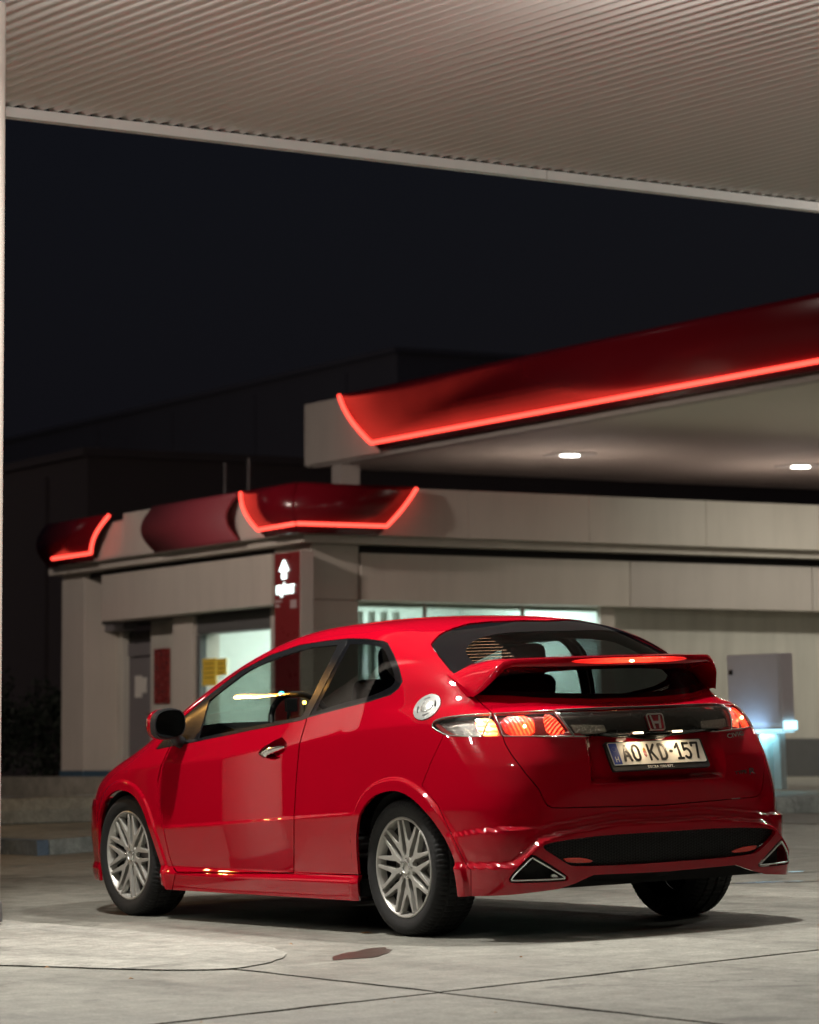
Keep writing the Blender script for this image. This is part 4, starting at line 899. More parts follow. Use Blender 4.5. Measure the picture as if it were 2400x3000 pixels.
# ---- base sheet and concrete slabs
xs = [-400, -60, -30, -15, 0, 15, 30, 60, 120, 400]; yl = [-400, -120, -60, -40, -25, -17, -13, -9, 0, 10, 30, 80, 400]
V = [(a, b, gz(a, max(b, -60))-.034) for b in yl for a in xs]; n = len(xs)
ground = mesh_obj('ground', V, [(j*n+i, j*n+i+1, (j+1)*n+i+1, (j+1)*n+i) for j in range(len(yl)-1) for i in range(n-1)], 'dirt'); tag(ground, kind='structure')
A1 = np.array([.999, -.045]); A2 = np.array([.147, -.989]); O2 = np.array([-2.53, 2.34]); S1, S2 = 5.2, 4.9
def slab_poly(i, j, gap=.006):
    c = [(i*S1+gap, j*S2+gap), ((i+1)*S1-gap, j*S2+gap), ((i+1)*S1-gap, (j+1)*S2-gap), (i*S1+gap, (j+1)*S2-gap)]; pts = []
    for k in range(4):
        a = np.array(c[k]); b = np.array(c[(k+1) % 4]); m = 26 if -2 <= i <= 1 and -2 <= j <= 2 else 4
        d = (b-a)/np.linalg.norm(b-a); nn = np.array([-d[1], d[0]])
        for q in range(m):
            p = a+(b-a)*q/m+nn*(abs(RNG.randn())*.006+RNG.rand()*.004)*(1 if q else .3); pts.append(O2+A1*p[0]+A2*p[1])
    return pts
for i in range(-3, 9):
    for j in range(-3, 8):
        pts = slab_poly(i, j); dz = RNG.randn()*.0012; n = len(pts)
        V = [(p[0], p[1], gz(*p)+dz) for p in pts]+[(p[0], p[1], gz(*p)-.05) for p in pts]
        mesh_obj('concrete_slab', V, [tuple(range(n-1, -1, -1))]+[(k, (k+1) % n, (k+1) % n+n, k+n) for k in range(n)], 'concrete' if i < 3 or j < 4 else 'concrete', ground)
# ---- worn kerbless island round the canopy column
ip = rounded([(-.93, 2.30), (-.86, 2.12), (-.60, 1.84), (-.30, 1.66), (.26, 1.50), (1.41, 1.43), (3.0, 1.40), (6.4, 1.42), (6.6, 3.6), (2.5, 3.45), (.9, 3.08), (.15, 2.80), (-.35, 2.63), (-.78, 2.47)], 2)
ip = [(a+RNG.randn()*.004, b+RNG.randn()*.004) for a, b in ip]; n = len(ip)
isl = mesh_obj('pump_island', [(a, b, .007) for a, b in ip]+[(a*1.0, b, -.02) for a, b in ip], [tuple(range(n))]+[(k, (k+1) % n, (k+1) % n+n, k+n) for k in range(n)], 'island'); tag(isl, kind='structure'); bevel(isl, .004, 2)
def blob(name, cx, cy, rx, ry, rot, z, mat, n=40, rough=.18):
    c_, s_ = math.cos(rot), math.sin(rot); V = []
    for k in range(n):
        a = 2*math.pi*k/n; r = 1+rough*(math.sin(3*a+1)+.6*math.sin(5*a)+.5*math.sin(9*a+2))*.6; u, v = rx*r*math.cos(a), ry*r*math.sin(a); V.append((cx+u*c_-v*s_, cy+u*s_+v*c_, z+gz(cx, cy)))
    return tag(mesh_obj(name, V, [tuple(range(n))], mat), kind='structure')
blob('oil_stain', -.72, 1.52, .30, .10, math.radians(-48), .0045, 'stain')
blob('puddle', 1.61, -2.7, .34, .035, math.radians(57), .0045, 'puddle'); blob('puddle', 2.35, -3.3, .30, .025, math.radians(57), .0045, 'puddle')
lv = MB()
for k in range(34):
    a, b = (.33, .84) if k == 0 else (RNG.uniform(-5, 2), RNG.uniform(-2.5, 4.5))
    if abs(b) < .95 and -1 < a < 3.5 and k: continue
    r = RNG.uniform(.006, .018) if k else .03; t = RNG.rand()*6.28; h = RNG.uniform(.003, .01); zb = .026 if -.9 < a < 6 and 1.5 < b < 2.7 else .005
    lv.add([(a+r*math.cos(t), b+r*math.sin(t), zb), (a+.45*r*math.cos(t+1.4), b+.45*r*math.sin(t+1.4), zb+h), (a-r*math.cos(t), b-r*math.sin(t), zb+.001), (a-.45*r*math.cos(t+1.4), b-.45*r*math.sin(t+1.4), zb+h*.6)], [(0, 1, 2, 3)])
tag(lv.build('leaf_litter', 'leaf'), 'scattered dry leaf scraps and grit on the concrete', 'litter', kind='stuff')
# ---- pavement in front of the kiosk with its kerb stones
kp = np.array([9.5, -9.3]); kd = EY[:2]/np.linalg.norm(EY[:2]); kn = EX[:2]
pv = []
c = [kp-kd*1.2+kn*.16, kp+kd*34+kn*.16]; far = [st(-.02, 30, -2.80), st(-.02, .0, -2.80), st(8.6, -.9, -2.80), st(8.6, 1.0, -2.8)]
V = [(c[0][0], c[0][1], .125+gz(*c[0])), (c[1][0], c[1][1], .125+gz(*c[1])), tuple(st(1.5, 30, -2.80)), tuple(st(1.5, 1.0, -2.80)), tuple(st(9.0, 1.0, -2.80)), tuple(st(9.0, -1.1, -2.80)), tuple(st(-.9, -1.1, -2.80))]
V += [(a, b, z-.5) for a, b, z in V]; n = 7
pave = mesh_obj('pavement', V, [tuple(range(n-1, -1, -1))]+[(k, (k+1) % n, (k+1) % n+n, k+n) for k in range(n)], 'pave'); tag(pave, kind='structure')
for k in range(34):
    a0 = kp+kd*(k*1.0-1.2); dz = RNG.randn()*.003
    def KB(u, v, w_): q = a0+kd*u+kn*v; return (q[0], q[1], gz(*q)+w_+dz)
    m = MB().prism([(0, -.05), (.16, -.05), (.16, .135), (.03, .135), (.0, .10)], .006, .994, lambda u, v, w_: KB(w_, u, v)); m.build('kerb_stone', 'kerb', pave)
MB().add([(kp[0]+kd[0]*6.1-.10, kp[1]+kd[1]*6.1, .02+gz(0, -15)), (kp[0]+kd[0]*6.3-.12, kp[1]+kd[1]*6.3, .0+gz(0, -15)), (kp[0]+kd[0]*6.25, kp[1]+kd[1]*6.25, .09+gz(0, -15))], [(0, 1, 2)])
# ---- low kerbed island far left with a barrier
q0 = np.array([9.65, -2.2]); d1 = np.array([.995, .02]); d2 = np.array([.30, -.954])
isl2 = empty('traffic_island', (q0[0], q0[1], 0)); tag(isl2, 'low kerbed concrete traffic island behind the front wheel', 'traffic island')
def I2(u, v, w_): return (d1[0]*u+d2[0]*v, d1[1]*u+d2[1]*v, w_)
MB().prism([(.12, .12), (9, .12), (9, 7), (.12, 7)], -.05, .112, I2).build('island_top', 'kerb', isl2)
for k in range(8): MB().prism([(k*1.0+.005, 0), (k*1.0+.995, 0), (k*1.0+.995, .118), (k*1.0+.005, .118)], -.05, .115, I2).build('kerb_stone', 'kerb_blue', isl2)
for k in range(6): MB().prism([(0, .12+k*1.0+.005), (.118, .12+k*1.0+.005), (.118, .12+k*1.0+.995), (0, .12+k*1.0+.995)], -.05, .115, I2).build('kerb_stone', 'kerb', isl2)
br = empty('concrete_barrier', (13.1, -4.0, .11)); tag(br, 'low pale concrete barrier on the traffic island far left', 'barrier')
bd = -CR[:2]/np.linalg.norm(CR[:2]); bn = np.array([-bd[1], bd[0]])
def BB(u, v, w_): q = bd*u+bn*v; return (q[0], q[1], w_)
bevel(MB().prism([(-.16, 0), (.16, 0), (.15, .12), (.09, .22), (-.09, .22), (-.15, .12)], -2.4, 1.6, lambda a, b, w_: BB(w_, a, b)).build('barrier_block', 'kerb', br), .02)
tb = empty('tyre_bumper', (12.98, -3.95, .11)); tag(tb, 'black rounded rubber bumper leaning against the low barrier', 'bumper')
MB().lathe([(.06, -.1), (.17, -.11), (.22, -.05), (.22, .05), (.17, .11), (.06, .1)], 28, lambda a, b, w_: BB(.28+a*1.5, -.30+w_, .10+b*.55), True).build('rubber_ring', 'rubber', tb, True)

# ---- near canopy over the car
e_ = np.array([.1017, .9948]); Xw = EX*-.9948+EY*.1017; Zw = EZ; Yw = np.cross(Zw, Xw); o_ = st(-17.72, -10.86, NEAR_H)
NC = Matrix(((Xw[0], Yw[0], Zw[0], o_[0]), (Xw[1], Yw[1], Zw[1], o_[1]), (Xw[2], Yw[2], Zw[2], o_[2]), (0, 0, 0, 1)))
near = empty('near_canopy', mat=NC); tag(near, 'cream corrugated canopy ceiling over the red car', 'canopy')
me = None
for k in range(-16, 17):
    if me is None:
        V = []; F = []; prof = []
        for i in range(81): prof.append((i*1.0/80, .015+.0135*math.cos(2*math.pi*i/8)))
        for a in (-.01, 24): V += [(a, p, z) for p, z in prof]
        F = [(i, i+1, 81+i+1, 81+i) for i in range(80)]
        o = mesh_obj('ceiling_sheet', V, F, 'sheet', near, smooth=True); me = o.data
    else: o = link(bpy.data.objects.new('ceiling_sheet', me), near)
    o.location = (0, k*1.0, 0)
for k in range(-4, 4): bevel(MB().box(-.035, .045, k*4+.002, k*4+3.998, -.062, 0.0).build('edge_trim', 'sheet', near), .004)
MB().box(.35, 24, -17, 17, .06, .45).build('roof_deck', 'hall', near)
def lamp_fixture(parent, x_, y_, z_, drop=.0, nm='canopy_lamp'):
    a = bevel(MB().box(x_-.27, x_+.27, y_-.27, y_+.27, z_-.028, z_+.02).build(nm, 'white', parent), .01)
    MB().lathe([(.0005, z_-.033-drop), (.13, z_-.032-drop), (.15, z_-.02-drop), (.215 if drop == 0 else .05, z_-.026)], 28, lambda u, v, w_: (x_+u, y_+v, w_)).build('diffuser', 'lamp_on', a); return a
NCi = NC.inverted()
for s, t, p, _q in NEAR_LAMPS:
    q = NCi@Vector(st(s, t, NEAR_H)); lamp_fixture(near, q.x, q.y, 0, .11)
colm = empty('canopy_column', (2.675, 1.735, 0.0)); tag(colm, 'round cream canopy column at the left edge of the picture', 'column')
up_ = Vector(EZ)
def CL(u, v, w_): return tuple(up_*w_+Vector((u, v, 0)))
MB().lathe([(.16, .022), (.16, 4.72)], 40, CL).build('column_shaft', 'panel2', colm, True)
MB().lathe([(.0005, .12), (.168, .12), (.170, .11), (.172, .022)], 40, CL).build('column_base', 'plinth', colm, True)

# ---- kiosk
def LB(mb, s0, s1, t0, t1, h0, h1): return mb.box(s0, s1, -t0, -t1, h0, h1)
kio = empty('kiosk_building', mat=SHOP); tag(kio, 'cream petrol station kiosk with red neon fascia behind the car', 'building')
def part(name, mat, s0, s1, t0, t1, h0, h1, parent=None, bv=.006):
    o = LB(MB(), s0, s1, t0, t1, h0, h1).build(name, mat, parent or kio)
    if bv: bevel(o, bv)
    return o
part('roof', 'hall', -.15, 7.9, -.15, 22, .42, .64)
part('corner_pillar', 'panel', .0, 1.0, .0, .645, -.662, -.002); part('corner_pillar', 'panel', .0, 1.0, .0, .645, -2.83, -.670)
part('far_pillar', 'panel', 7.03, 7.85, .0, .75, -2.72, .0); part('pillar_plinth', 'plinth_blue', 7.01, 7.87, -.02, .75, -3.0, -2.722)
part('moulding', 'panel', -.20, 7.86, -.20, .3, .006, .100); part('moulding', 'panel', -.198, .3, .3, 22, .006, .098)
part('shadow_gap', 'shadowgap', 1.0, 7.03, .08, .3, -.07, .004); part('shadow_gap', 'shadowgap', .08, .3, .645, 22, -.1, .004)
part('header_panel', 'panel', 1.02, 6.36, -.03, .25, -.69, -.062)
part('header_lining', 'doorgrey', 6.37, 7.02, .30, .5, -.8, -.0)
for t0, t1 in ((.66, 4.475), (4.485, 7.255), (7.265, 10.5), (10.51, 13.7)): part('header_panel', 'panel' if t0 < 4 else 'panel2', -.03, .25, t0, t1, -.67, -.092)
# white fascia panels
for s0, s1 in ((5.0, 4.02), (1.40, .62)): part('fascia_panel', 'panel', s0, s1, -.30, -.05, .104, .688)
part('fascia_panel', 'panel', 7.3, 5.05, -.28, -.05, .104, .60); part('fascia_panel', 'panel', .60, -.28, -.28, -.05, .104, .60); part('fascia_panel', 'panel', -.28, -.05, -.05, .8, .104, .60); part('fascia_panel', 'panel2', 4.0, 1.42, -.28, -.05, .104, .60)
tt = [.82, 2.0, 3.72, 5.45, 7.2, 8.9, 10.6, 12.3, 14.0, 18, 22]
for a, b in zip(tt[:-1], tt[1:]): part('fascia_panel', 'panel', -.30, -.05, a+.0015, b-.0015, .104, .690)
HH = np.linspace(.104, .690, 11)
def bul(h): return .30+.035+.11*math.sin(math.pi*min(1, max(0, (h-.06)/.66)))
def red_strip(name, mat, pt, par):
    """pt(h) -> two 3D points (local) of the panel's left and right edge at height h"""
    V = []
    for h in HH: a, b = pt(h); V += [(a[0], -a[1], a[2]), (b[0], -b[1], b[2])]
    F = [(2*i, 2*i+1, 2*i+3, 2*i+2) for i in range(len(HH)-1)]
    n = len(V); V += [(x_+(.0), y_, z_) for x_, y_, z_ in V]
    o = mesh_obj(name, V[:n], F, mat, par, smooth=True); sol = o.modifiers.new('thick', 'SOLIDIFY'); sol.thickness = .05; sol.offset = 0; return o
def neon(pts, par): return MB().tube([(s, -t, h) for s, t, h in pts], .024, 8).build('neon_tube', 'neon', par, True)
sl1 = lambda h: 5.79-(h-.19)*1.06; sl2 = lambda h: .56+(h-.18)*1.2; sl3 = lambda h: .80+(h-.21)*.92
a = red_strip('red_fascia', 'fascia_red', lambda h: ((7.42+.25*math.sin(math.pi*(h-.1)/.7), -bul(h), h), (sl1(h), -bul(h), h)), kio)
neon([(7.15, -bul(.2)-.03, .20), (sl1(.2), -bul(.2)-.03, .20)]+[(sl1(h), -bul(h)-.03, h) for h in np.linspace(.25, .68, 8)], kio)
red_strip('red_fascia', 'fascia_dull', lambda h: ((3.76+.24*math.sin(math.pi*(h-.10)/.62)+.2*(h-.1)*.5, -bul(h), h), (1.27+.20*math.sin(math.pi*(h-.10)/.62), -bul(h), h)), kio)
red_strip('red_fascia', 'fascia_red', lambda h: ((sl2(h), -bul(h), h), (-bul(h), -bul(h), h)), kio)
red_strip('red_fascia', 'fascia_red', lambda h: ((-bul(h), -bul(h), h), (-bul(h), sl3(h), h)), kio)
neon([(sl2(h), -bul(h)-.03, h) for h in np.linspace(.68, .22, 8)]+[(sl2(.19), -bul(.19)-.03, .19), (-bul(.19)-.02, -bul(.19)-.03, .20)], kio)
neon([(-bul(.2)-.03, -bul(.2)-.0, .205), (-bul(.21)-.03, sl3(.21), .21)]+[(-bul(h)-.03, sl3(h), h) for h in np.linspace(.25, .68, 8)], kio)
part('fascia_base', 'panel2', 7.2, -.30, -.33, -.06, .1015, .135); part('fascia_base', 'panel2', -.33, -.06, -.06, .9, .1015, .135)
# left front: recess with door, poster wall, pillar and lit window
part('recess_wall', 'wallgrey', 6.83, 7.1, .50, .6, -2.83, -.80); part('recess_soffit', 'shadowgap', 1.0, 7.03, .26, .9, -.70, -.66)
dr_ = part('door', 'doorgrey', 5.93, 6.81, .58, .64, -2.83, -1.17); part('door_vent', 'shadowgap', 5.93, 6.81, .57, .6, -.95, -.82, dr_); part('door_transom', 'doorgrey', 5.93, 6.81, .56, .6, -1.15, -.97, dr_)
MB().tube([(6.02, -.56, -1.95), (6.02, -.53, -1.95), (6.10, -.53, -1.95)], .012, 6).build('door_handle', 'plate_black', dr_)
part('notice_sheet', 'paper', 6.35, 6.58, .565, .575, -1.72, -1.42, dr_, 0); part('notice_sheet', 'paper', 6.18, 6.36, .562, .572, -1.66, -1.45, dr_, 0)
part('recess_wall', 'wallgrey', 4.60, 5.90, .50, .64, -2.83, -.66)
part('window_pillar', 'panel', 3.97, 4.60, .25, .64, -2.83, -.70); part('shutter_box', 'plinth', 1.66, 3.95, .30, .6, -.94, -.71)
part('window_frame', 'plinth', 3.86, 3.96, .30, .40, -2.7, -.95); part('window_frame', 'plinth', 1.64, 1.70, .30, .40, -2.7, -.95)
wn = LB(MB(), 1.70, 3.86, .33, .345, -2.75, -.95).build('shop_window', 'winglass', kio)
part('window_sill', 'panel2', 1.0, 4.0, .22, .45, -2.85, -2.75)
part('recess_wall', 'panel2', 1.0, 1.64, .25, .6, -2.83, -.66)
# right front
wr = LB(MB(), .12, .135, .70, 4.10, -2.30, -.69).build('shop_window', 'winglass', kio); part('window_frame', 'panel', .10, .2, 4.12, 4.33, -2.4, -.66)
for t_ in (1.62, 3.0): LB(MB(), .10, .16, t_-.015, t_+.015, -2.30, -.69).build('window_mullion', 'panel2', kio)
part('rendered_wall', 'wallgrey', .30, .5, 4.33, 22, -2.32, -.60); part('rendered_wall', 'wallgrey', .30, .5, .645, 4.33, -2.83, -2.30)
part('wall_plinth', 'plinth', .26, .5, 4.33, 22, -3.2, -2.322); part('gap_wall', 'wallgrey', .28, .5, .65, 22, -.72, -.1)
# rooms behind the windows
part('room_back', 'tile', .55, 4.6, 4.6, 4.7, -2.85, -.2, None, 0); part('room_side', 'tile', 4.6, 4.7, .66, 4.7, -2.85, -.2, None, 0); part('room_floor', 'pave', .55, 6, .7, 9, -2.95, -2.86, None, 0); part('room_ceiling', 'tile', .55, 6, .65, 9, -.30, -.2, None, 0)
for k in range(3):
    for q in range(9): part('shelf_goods', ('tile', 'paper', 'grey_box', 'paper', 'tile')[(k*3+q*2) % 5], 4.2, 4.5, 1.9+q*.29, 2.12+q*.29, -2.45+k*.5, -2.45+k*.5+.22+.1*((q*7+k) % 3)/3, None, 0)
    part('shelf', 'tile', 4.1, 4.6, 1.8, 4.5, -2.50+k*.5, -2.47+k*.5, None, 0)
for k in range(5): part('display_post', 'tile', .9, 1.0, .95+k*.17, 1.0+k*.17, -1.6, -.75, None, 0)
area('kiosk_room_light', st(2.9, 1.9, -.34), -EZ, 1.6, 75, (1., 1., .93)); area('kiosk_room_light', st(2.2, 3.3, -.34), -EZ, 1.6, 170, (.84, 1., 1.0))
for t_, s_ in ((7.82, 2.5), (7.02, 2.5)): MB().tube([(t_, -s_, .6), (t_, -s_, 1.7)], .02, 6).build('roof_pole', 'lamp_metal', kio)
# posters and notices
o = LB(MB(), 5.23, 5.72, .47, .495, -1.82, -1.08).build('wall_poster', 'poster', None); o.matrix_world = SHOP; tag(o, 'tall dark red glossy poster on the kiosk wall beside the grey door', 'poster')
def notice(nm, lab, s0, s1, h0, h1):
    o = LB(MB(), s0, s1, .312, .322, h0, h1).build(nm, 'yellow'); o.matrix_world = SHOP; tag(o, lab, 'notice')
    for k in range(4): LB(MB(), s0+.06, s1-.06, .309, .312, h1-.06-.06*k-.012, h1-.06-.06*k).build('text_line', 'ink', o)
notice('window_notice', 'tall yellow notice on the lit kiosk window', 3.38, 3.80, -1.62, -1.27); notice('window_notice', 'short yellow notice at the right of the tall one', 3.07, 3.365, -1.50, -1.28)
# entrance sign
sg = empty('entrance_sign', mat=SHOP); tag(sg, 'tall red entrance sign with lit white arrow at the kiosk corner', 'sign')
LB(MB(), -.25, .46, -.26, -.10, -2.9, -.105).build('sign_panel', 'sign_red', sg); LB(MB(), -.27, -.255, -.27, -.10, -2.9, -.10).build('sign_edge', 'panel2', sg)
def SG(u, v, w_): return (u, .262+w_, v)
MB().prism([(.19-u, v) for u, v in [(0, -.19), (-.125, -.325), (.125, -.325)]], 0, .012, SG).prism([(.19-u, v) for u, v in [(-.05, -.327), (-.05, -.42), (.05, -.42), (.05, -.327)]], 0, .012, SG).build('lit_arrow', 'sign_white', sg)
text_mesh('BEJÁRAT', .155, lambda u, v, w_: SG(.155-u, -.600+v, w_), .012, 'lit_lettering', 'sign_white', sg, condense=.80)
M['pale_print'] = plain('pale_sign_print', (.40, .30, .30), .6)
for k, (a_, b_, h_) in enumerate(((.25, .44, -.70), (.30, .44, -.755))): MB().prism([(a_, h_), (b_, h_), (b_, h_+.03), (a_, h_+.03)], 0, .004, SG).build('printed_line', 'pale_print', sg)
MB().prism([(-.15, -.78), (.02, -.78), (.02, -.68), (-.15, -.68)], 0, .004, SG).build('pictogram', 'pale_print', sg)

# ---- far canopy with neon fascia
fcn = empty('far_canopy', mat=SHOP); tag(fcn, 'far petrol canopy with dark red fascia and red neon line', 'canopy')
def fpart(name, mat, *a, bv=.006):
    o = LB(MB(), *a).build(name, mat, fcn)
    if bv: bevel(o, bv)
    return o
for k in range(6): fpart('soffit_panel', 'soffit', 6.9-3.5*k, 6.9-3.5*k-3.496, 3.46, 17, 1.602, 1.70)
fpart('roof_deck', 'hall', 6.8, -14, 3.6, 17, 1.71, 2.40); fpart('end_fascia', 'panel', 6.97, 6.90, 3.40, 17, 1.60, 2.50)
slf = lambda h: 4.70+(h-1.75)*1.20
V = [(6.97, -3.40, 1.62), (6.97, -3.40, 2.50), (slf(2.50)+.15, -3.40, 2.50), (slf(1.62)+.08, -3.40, 1.62)]
o = mesh_obj('fascia_panel', V, [(0, 1, 2, 3)], 'panel', fcn); s_ = o.modifiers.new('thick', 'SOLIDIFY'); s_.thickness = .04; s_.offset = -1
fpart('fascia_base', 'panel2', 6.85, -14, 3.44, 3.62, 1.585, 1.66)
V = []; hs = np.linspace(1.66, 2.50, 13)
for h in hs:
    b = .05+.16*math.sin(math.pi*min(1, (h-1.6)/1.15)); V += [(slf(h), -(3.42-b), h), (-14.0, -(3.42-b), h)]
o = mesh_obj('red_fascia', V, [(2*i, 2*i+2, 2*i+3, 2*i+1) for i in range(12)], 'fascia_red', fcn, smooth=True); s_ = o.modifiers.new('thick', 'SOLIDIFY'); s_.thickness = .04; s_.offset = 0
MB().tube([(slf(h), -(3.42-.05-.16*math.sin(math.pi*(h-1.6)/1.15)-.05), h) for h in np.linspace(2.49, 1.80, 9)]+[(4.70, -3.26, 1.755), (-13.9, -3.26, 1.755)], .028, 8).build('neon_tube', 'neon', fcn, True)
fpart('canopy_column', 'panel2', 6.05, 6.35, 3.48, 3.78, -3.1, 1.6); fpart('canopy_column', 'panel2', -10.35, -10.05, 15.5, 15.8, -4, 1.6)
for s, t in FAR_LAMPS: lamp_fixture(fcn, s, -t, 1.602)

# ---- dark halls behind the station
def hall(name, label, mat, s0, s1, t0, t1, h0, h1, bays):
    r = empty(name, mat=SHOP); tag(r, label, 'building')
    bevel(LB(MB(), s0, s1, t0, t1, h0, h1).build('wall', mat, r), .02)
    for k in range(bays):
        a = s0+(s1-s0)*(k+.5)/bays; LB(MB(), a-.06, a+.06, t0-.08, t0+.02, h0, h1-.3).build('pilaster', mat, r)
    LB(MB(), s0-.15, s1+.15, t0-.15, t1+.15, h1, h1+.18).build('parapet', mat, r)
    return r
hall('dark_hall', 'dark flat-roofed hall rising behind the kiosk at left', 'hall', 32.6, 60, 10.7, 34, -4, 4.15, 6)
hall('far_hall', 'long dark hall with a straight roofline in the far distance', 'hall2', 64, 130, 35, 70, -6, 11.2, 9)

# ---- service cabinet on posts
cab = empty('service_cabinet', (12.62, -11.45, .13)); tag(cab, 'grey cabinet on two posts lit cyan from below beside the car', 'cabinet')
cdx = np.array([-.590, -.16]); cdx /= np.linalg.norm(cdx); cdn = np.array([-cdx[1], cdx[0]])
if cdn@(-CF[:2]) < 0: cdn = -cdn
def CB(u, v, w_): q = cdx*u+cdn*v; return (q[0], q[1], w_)
def cbox(name, mat, u0, u1, v0, v1, z0, z1, par=cab, bv=.006):
    m = MB().box(u0, u1, v0, v1, z0, z1); m.V = [CB(*v) for v in m.V]; o = m.build(name, mat, par)
    bm = bmesh.new(); bm.from_mesh(o.data); bmesh.ops.recalc_face_normals(bm, faces=bm.faces); bm.to_mesh(o.data); bm.free()
    return bevel(o, bv) if bv else o
cbx = cbox('cabinet_box', 'grey_box', -.33, .31, -.17, .02, .53, 1.25); cbox('cabinet_door', 'grey_box', -.32, .28, .022, .034, .58, 1.24, cbx); cbox('door_lock', 'black', -.295, -.255, .034, .042, 1.06, 1.105, cbx, 0)
cbox('light_tray', 'post', -.35, .33, -.19, .05, .500, .528, cbx); cbox('led_strip', 'led', -.34, .32, .052, .06, .512, .524, cbx, 0); cbox('led_strip', 'led', -.30, .28, -.2, .0, .492, .499, cbx, 0); cbox('led_strip', 'led',   .332, .338, -.17, .05, .515, .60, cbx, 0)
for u_ in (-.20, .02, .17): cbox('post', 'post', u_-.045, u_+.045, -.14, -.05, -.05, .50)
area('cabinet_led_light', np.array([12.62, -11.45, .13])+np.array(CB(-.02, -.06, .475)), (0, 0, -1), .35, 4, (.35, .85, 1.0)); 
area('cabinet_led_light', np.array([12.62, -11.45, .13])+np.array(CB(-.02, .10, .50)), (-CF[0]*-.3, -CF[1]*-.3, .8), .3, .9, (.35, .65, 1.0))
# ---- unclear red thing cut by the right edge, built as a bin
rc = empty('red_bin', (11.6, -12.3, .13)); tag(rc, 'unclear red thing at the right picture edge, built as a bin with a glowing cap', 'bin')
RCX = CR[:2]/np.linalg.norm(CR[:2])
o = MB().lathe([(.0005, .0), (.15, .0), (.165, .05), (.17, .60), (.15, .64), (.0005, .66)], 24, lambda a, b, w_: (a, b, w_)).build('bin_body', 'lamp_red_dark', rc, True)
MB().lathe([(.0005, .72), (.05, .71), (.06, .68), (.05, .655)], 16, lambda a, b, w_: (a, b, w_)).build('lit_cap', glow('red_cap_lamp', (1., .04, .02), 3), rc, True)

# ---- sodium street lamps along the road on the left, out of the frame, lighting the flank; the farthest is added to light the hall
for k, (x_, y_, H_, hl, pw) in enumerate(((10.7, 4.85, 5.08, .05, 60), (15.6, 6.25, 7.14, .07, 200), (34.0, 16.0, 7.4, .26, 300))):
    sl = empty('street_lamp', (x_, y_, 0)); tag(sl, ('low orange street lamp ahead of the car, left of the frame', 'taller orange street lamp behind the low one, left of the frame', 'farthest orange lamp, unseen, added to light the dark hall')[k], 'street lamp', 'sodium street lamps')
    MB().tube([(0, 0, 0), (0, 0, H_-.8), (0, -.5, H_-.2), (0, -1.3, H_)], [.09, .06, .05, .04], 10).build('lamp_pole', 'lamp_metal', sl, True)
    hd = bevel(MB().box(-hl-.04, hl+.04, -1.62, -1.28, H_-.04, H_+.10).build('lamp_head', 'lamp_metal', sl), .03); MB().box(-hl, hl, -1.58, -1.32, H_-.065, H_-.042).build('lamp_glass', 'sodium', hd)
    lo = area('street_lamp_light', (x_, y_-1.45, H_-.08), (0, 0, -1), hl*2, pw, (1., .50, .12), 160, 'RECTANGLE'); lo.data.size_y = .20; lo.rotation_euler = (0, 0, 0)

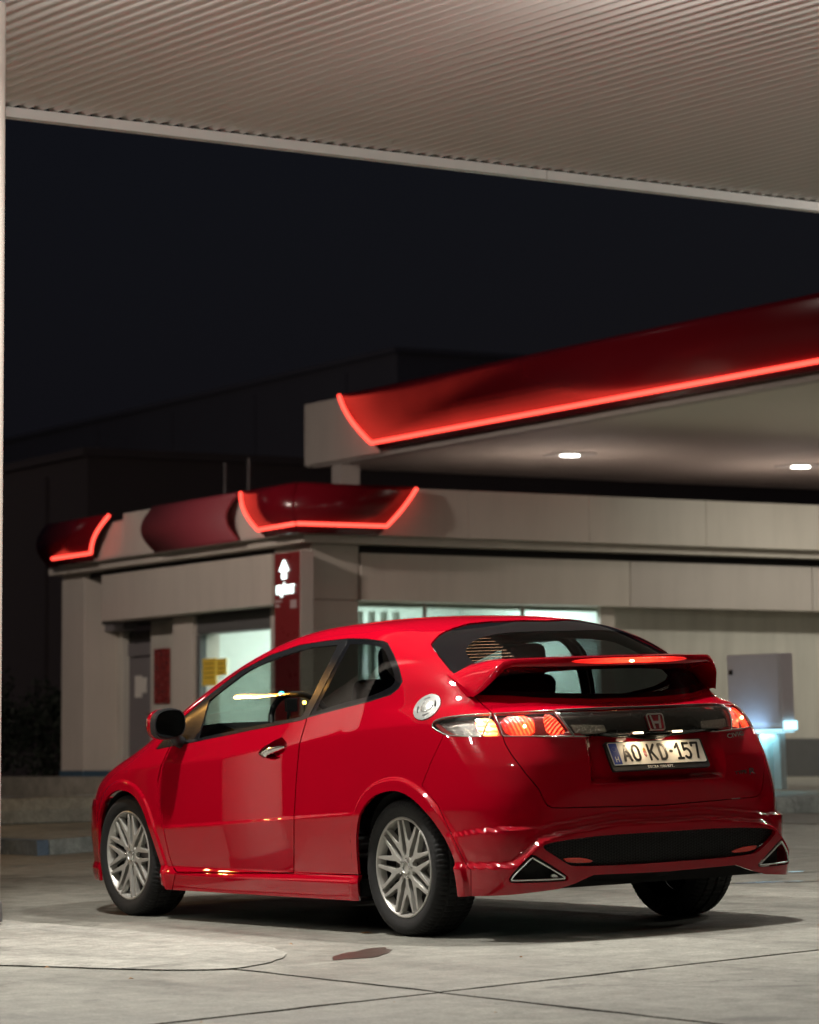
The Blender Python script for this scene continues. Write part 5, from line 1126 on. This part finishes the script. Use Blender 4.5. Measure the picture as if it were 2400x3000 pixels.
# ---- pale yard lamp left of the kiosk and a tall one added to brighten the halls (both left of the frame)
for k, (s_, t_, h_, pw, col) in enumerate(((-3.0, -9.5, 3.2, 400, (1, .84, .74)), (52.0, -34.0, 9.0, 420, (1, .85, .78)))):
    b0 = st(s_, t_, -3.2); yl_ = empty('yard_lamp', tuple(b0)); tag(yl_, ('pale yard lamp on a post left of the kiosk', 'tall unseen lamp added to light the dark halls')[k], 'yard lamp', 'yard lamps')
    H_ = h_+3.2
    MB().tube([(0, 0, 0), (0, 0, H_)], [.08, .05], 10).build('lamp_pole', 'lamp_metal', yl_, True)
    hd = bevel(MB().box(-.25, .25, -.35, .15, H_-.02, H_+.08).build('lamp_head', 'lamp_metal', yl_), .03); MB().box(-.2, .2, -.3, .1, H_-.045, H_-.022).build('lamp_glass', 'lamp_on', hd)
    tgt = st(4, 0, -1) if k == 0 else st(60, 30, 4); dv = Vector(tgt)-Vector(st(s_, t_, h_)); area('yard_lamp_light', st(s_, t_, h_-.1), dv, .5, pw, col, 150)

# ---- dark shrubs between the column and the kiosk
M['shrub'] = plain('dark_shrub_leaves', (.018, .026, .016), .7, var=.4, scale=8); M['bark'] = plain('shrub_bark', (.03, .025, .02), .9)
for k, (s_, t_, r_, h_) in enumerate(((12.4, 1.75, .75, 1.62), (13.0, .75, .85, 1.75), (12.6, -.25, .8, 1.6), (13.4, -1.3, .85, 1.7))):
    b0 = st(s_, t_, -3.05); sh = empty('shrub', tuple(b0)); tag(sh, ('dark shrub right beside the far kiosk pillar', 'dark shrub second from the kiosk pillar', 'dark shrub third from the kiosk pillar', 'dark shrub farthest from the kiosk pillar')[k], 'shrub', 'shrubs beside the kiosk')
    n = 2600; d = RNG.randn(n, 3); d /= np.linalg.norm(d, axis=1, keepdims=True); rr = RNG.rand(n)**.35; lump = 1+.16*np.sin(d[:, 0]*5+k)+.14*np.sin(d[:, 2]*6+2*k)+.10*np.sin(d[:, 1]*9)
    C0 = d*rr[:, None]*lump[:, None]*np.array([r_, r_, h_/2])+np.array([0, 0, h_/2+.1]); a = RNG.randn(n, 3); a /= np.linalg.norm(a, axis=1, keepdims=True); b = np.cross(a, RNG.randn(n, 3)); b /= np.linalg.norm(b, axis=1, keepdims=True)
    V = np.stack([C0-a*.05, C0+b*.025, C0+a*.05, C0-b*.025], 1).reshape(-1, 3); mesh_obj('foliage', V, [tuple(range(4*i, 4*i+4)) for i in range(n)], 'shrub', sh)
    m = MB()
    for q in range(5): m.tube([(0, 0, 0), (RNG.randn()*.1, RNG.randn()*.1, h_*.4), (RNG.randn()*.3, RNG.randn()*.3, h_*.8)], [.03, .02, .008], 5)
    m.build('stem', 'bark', sh)
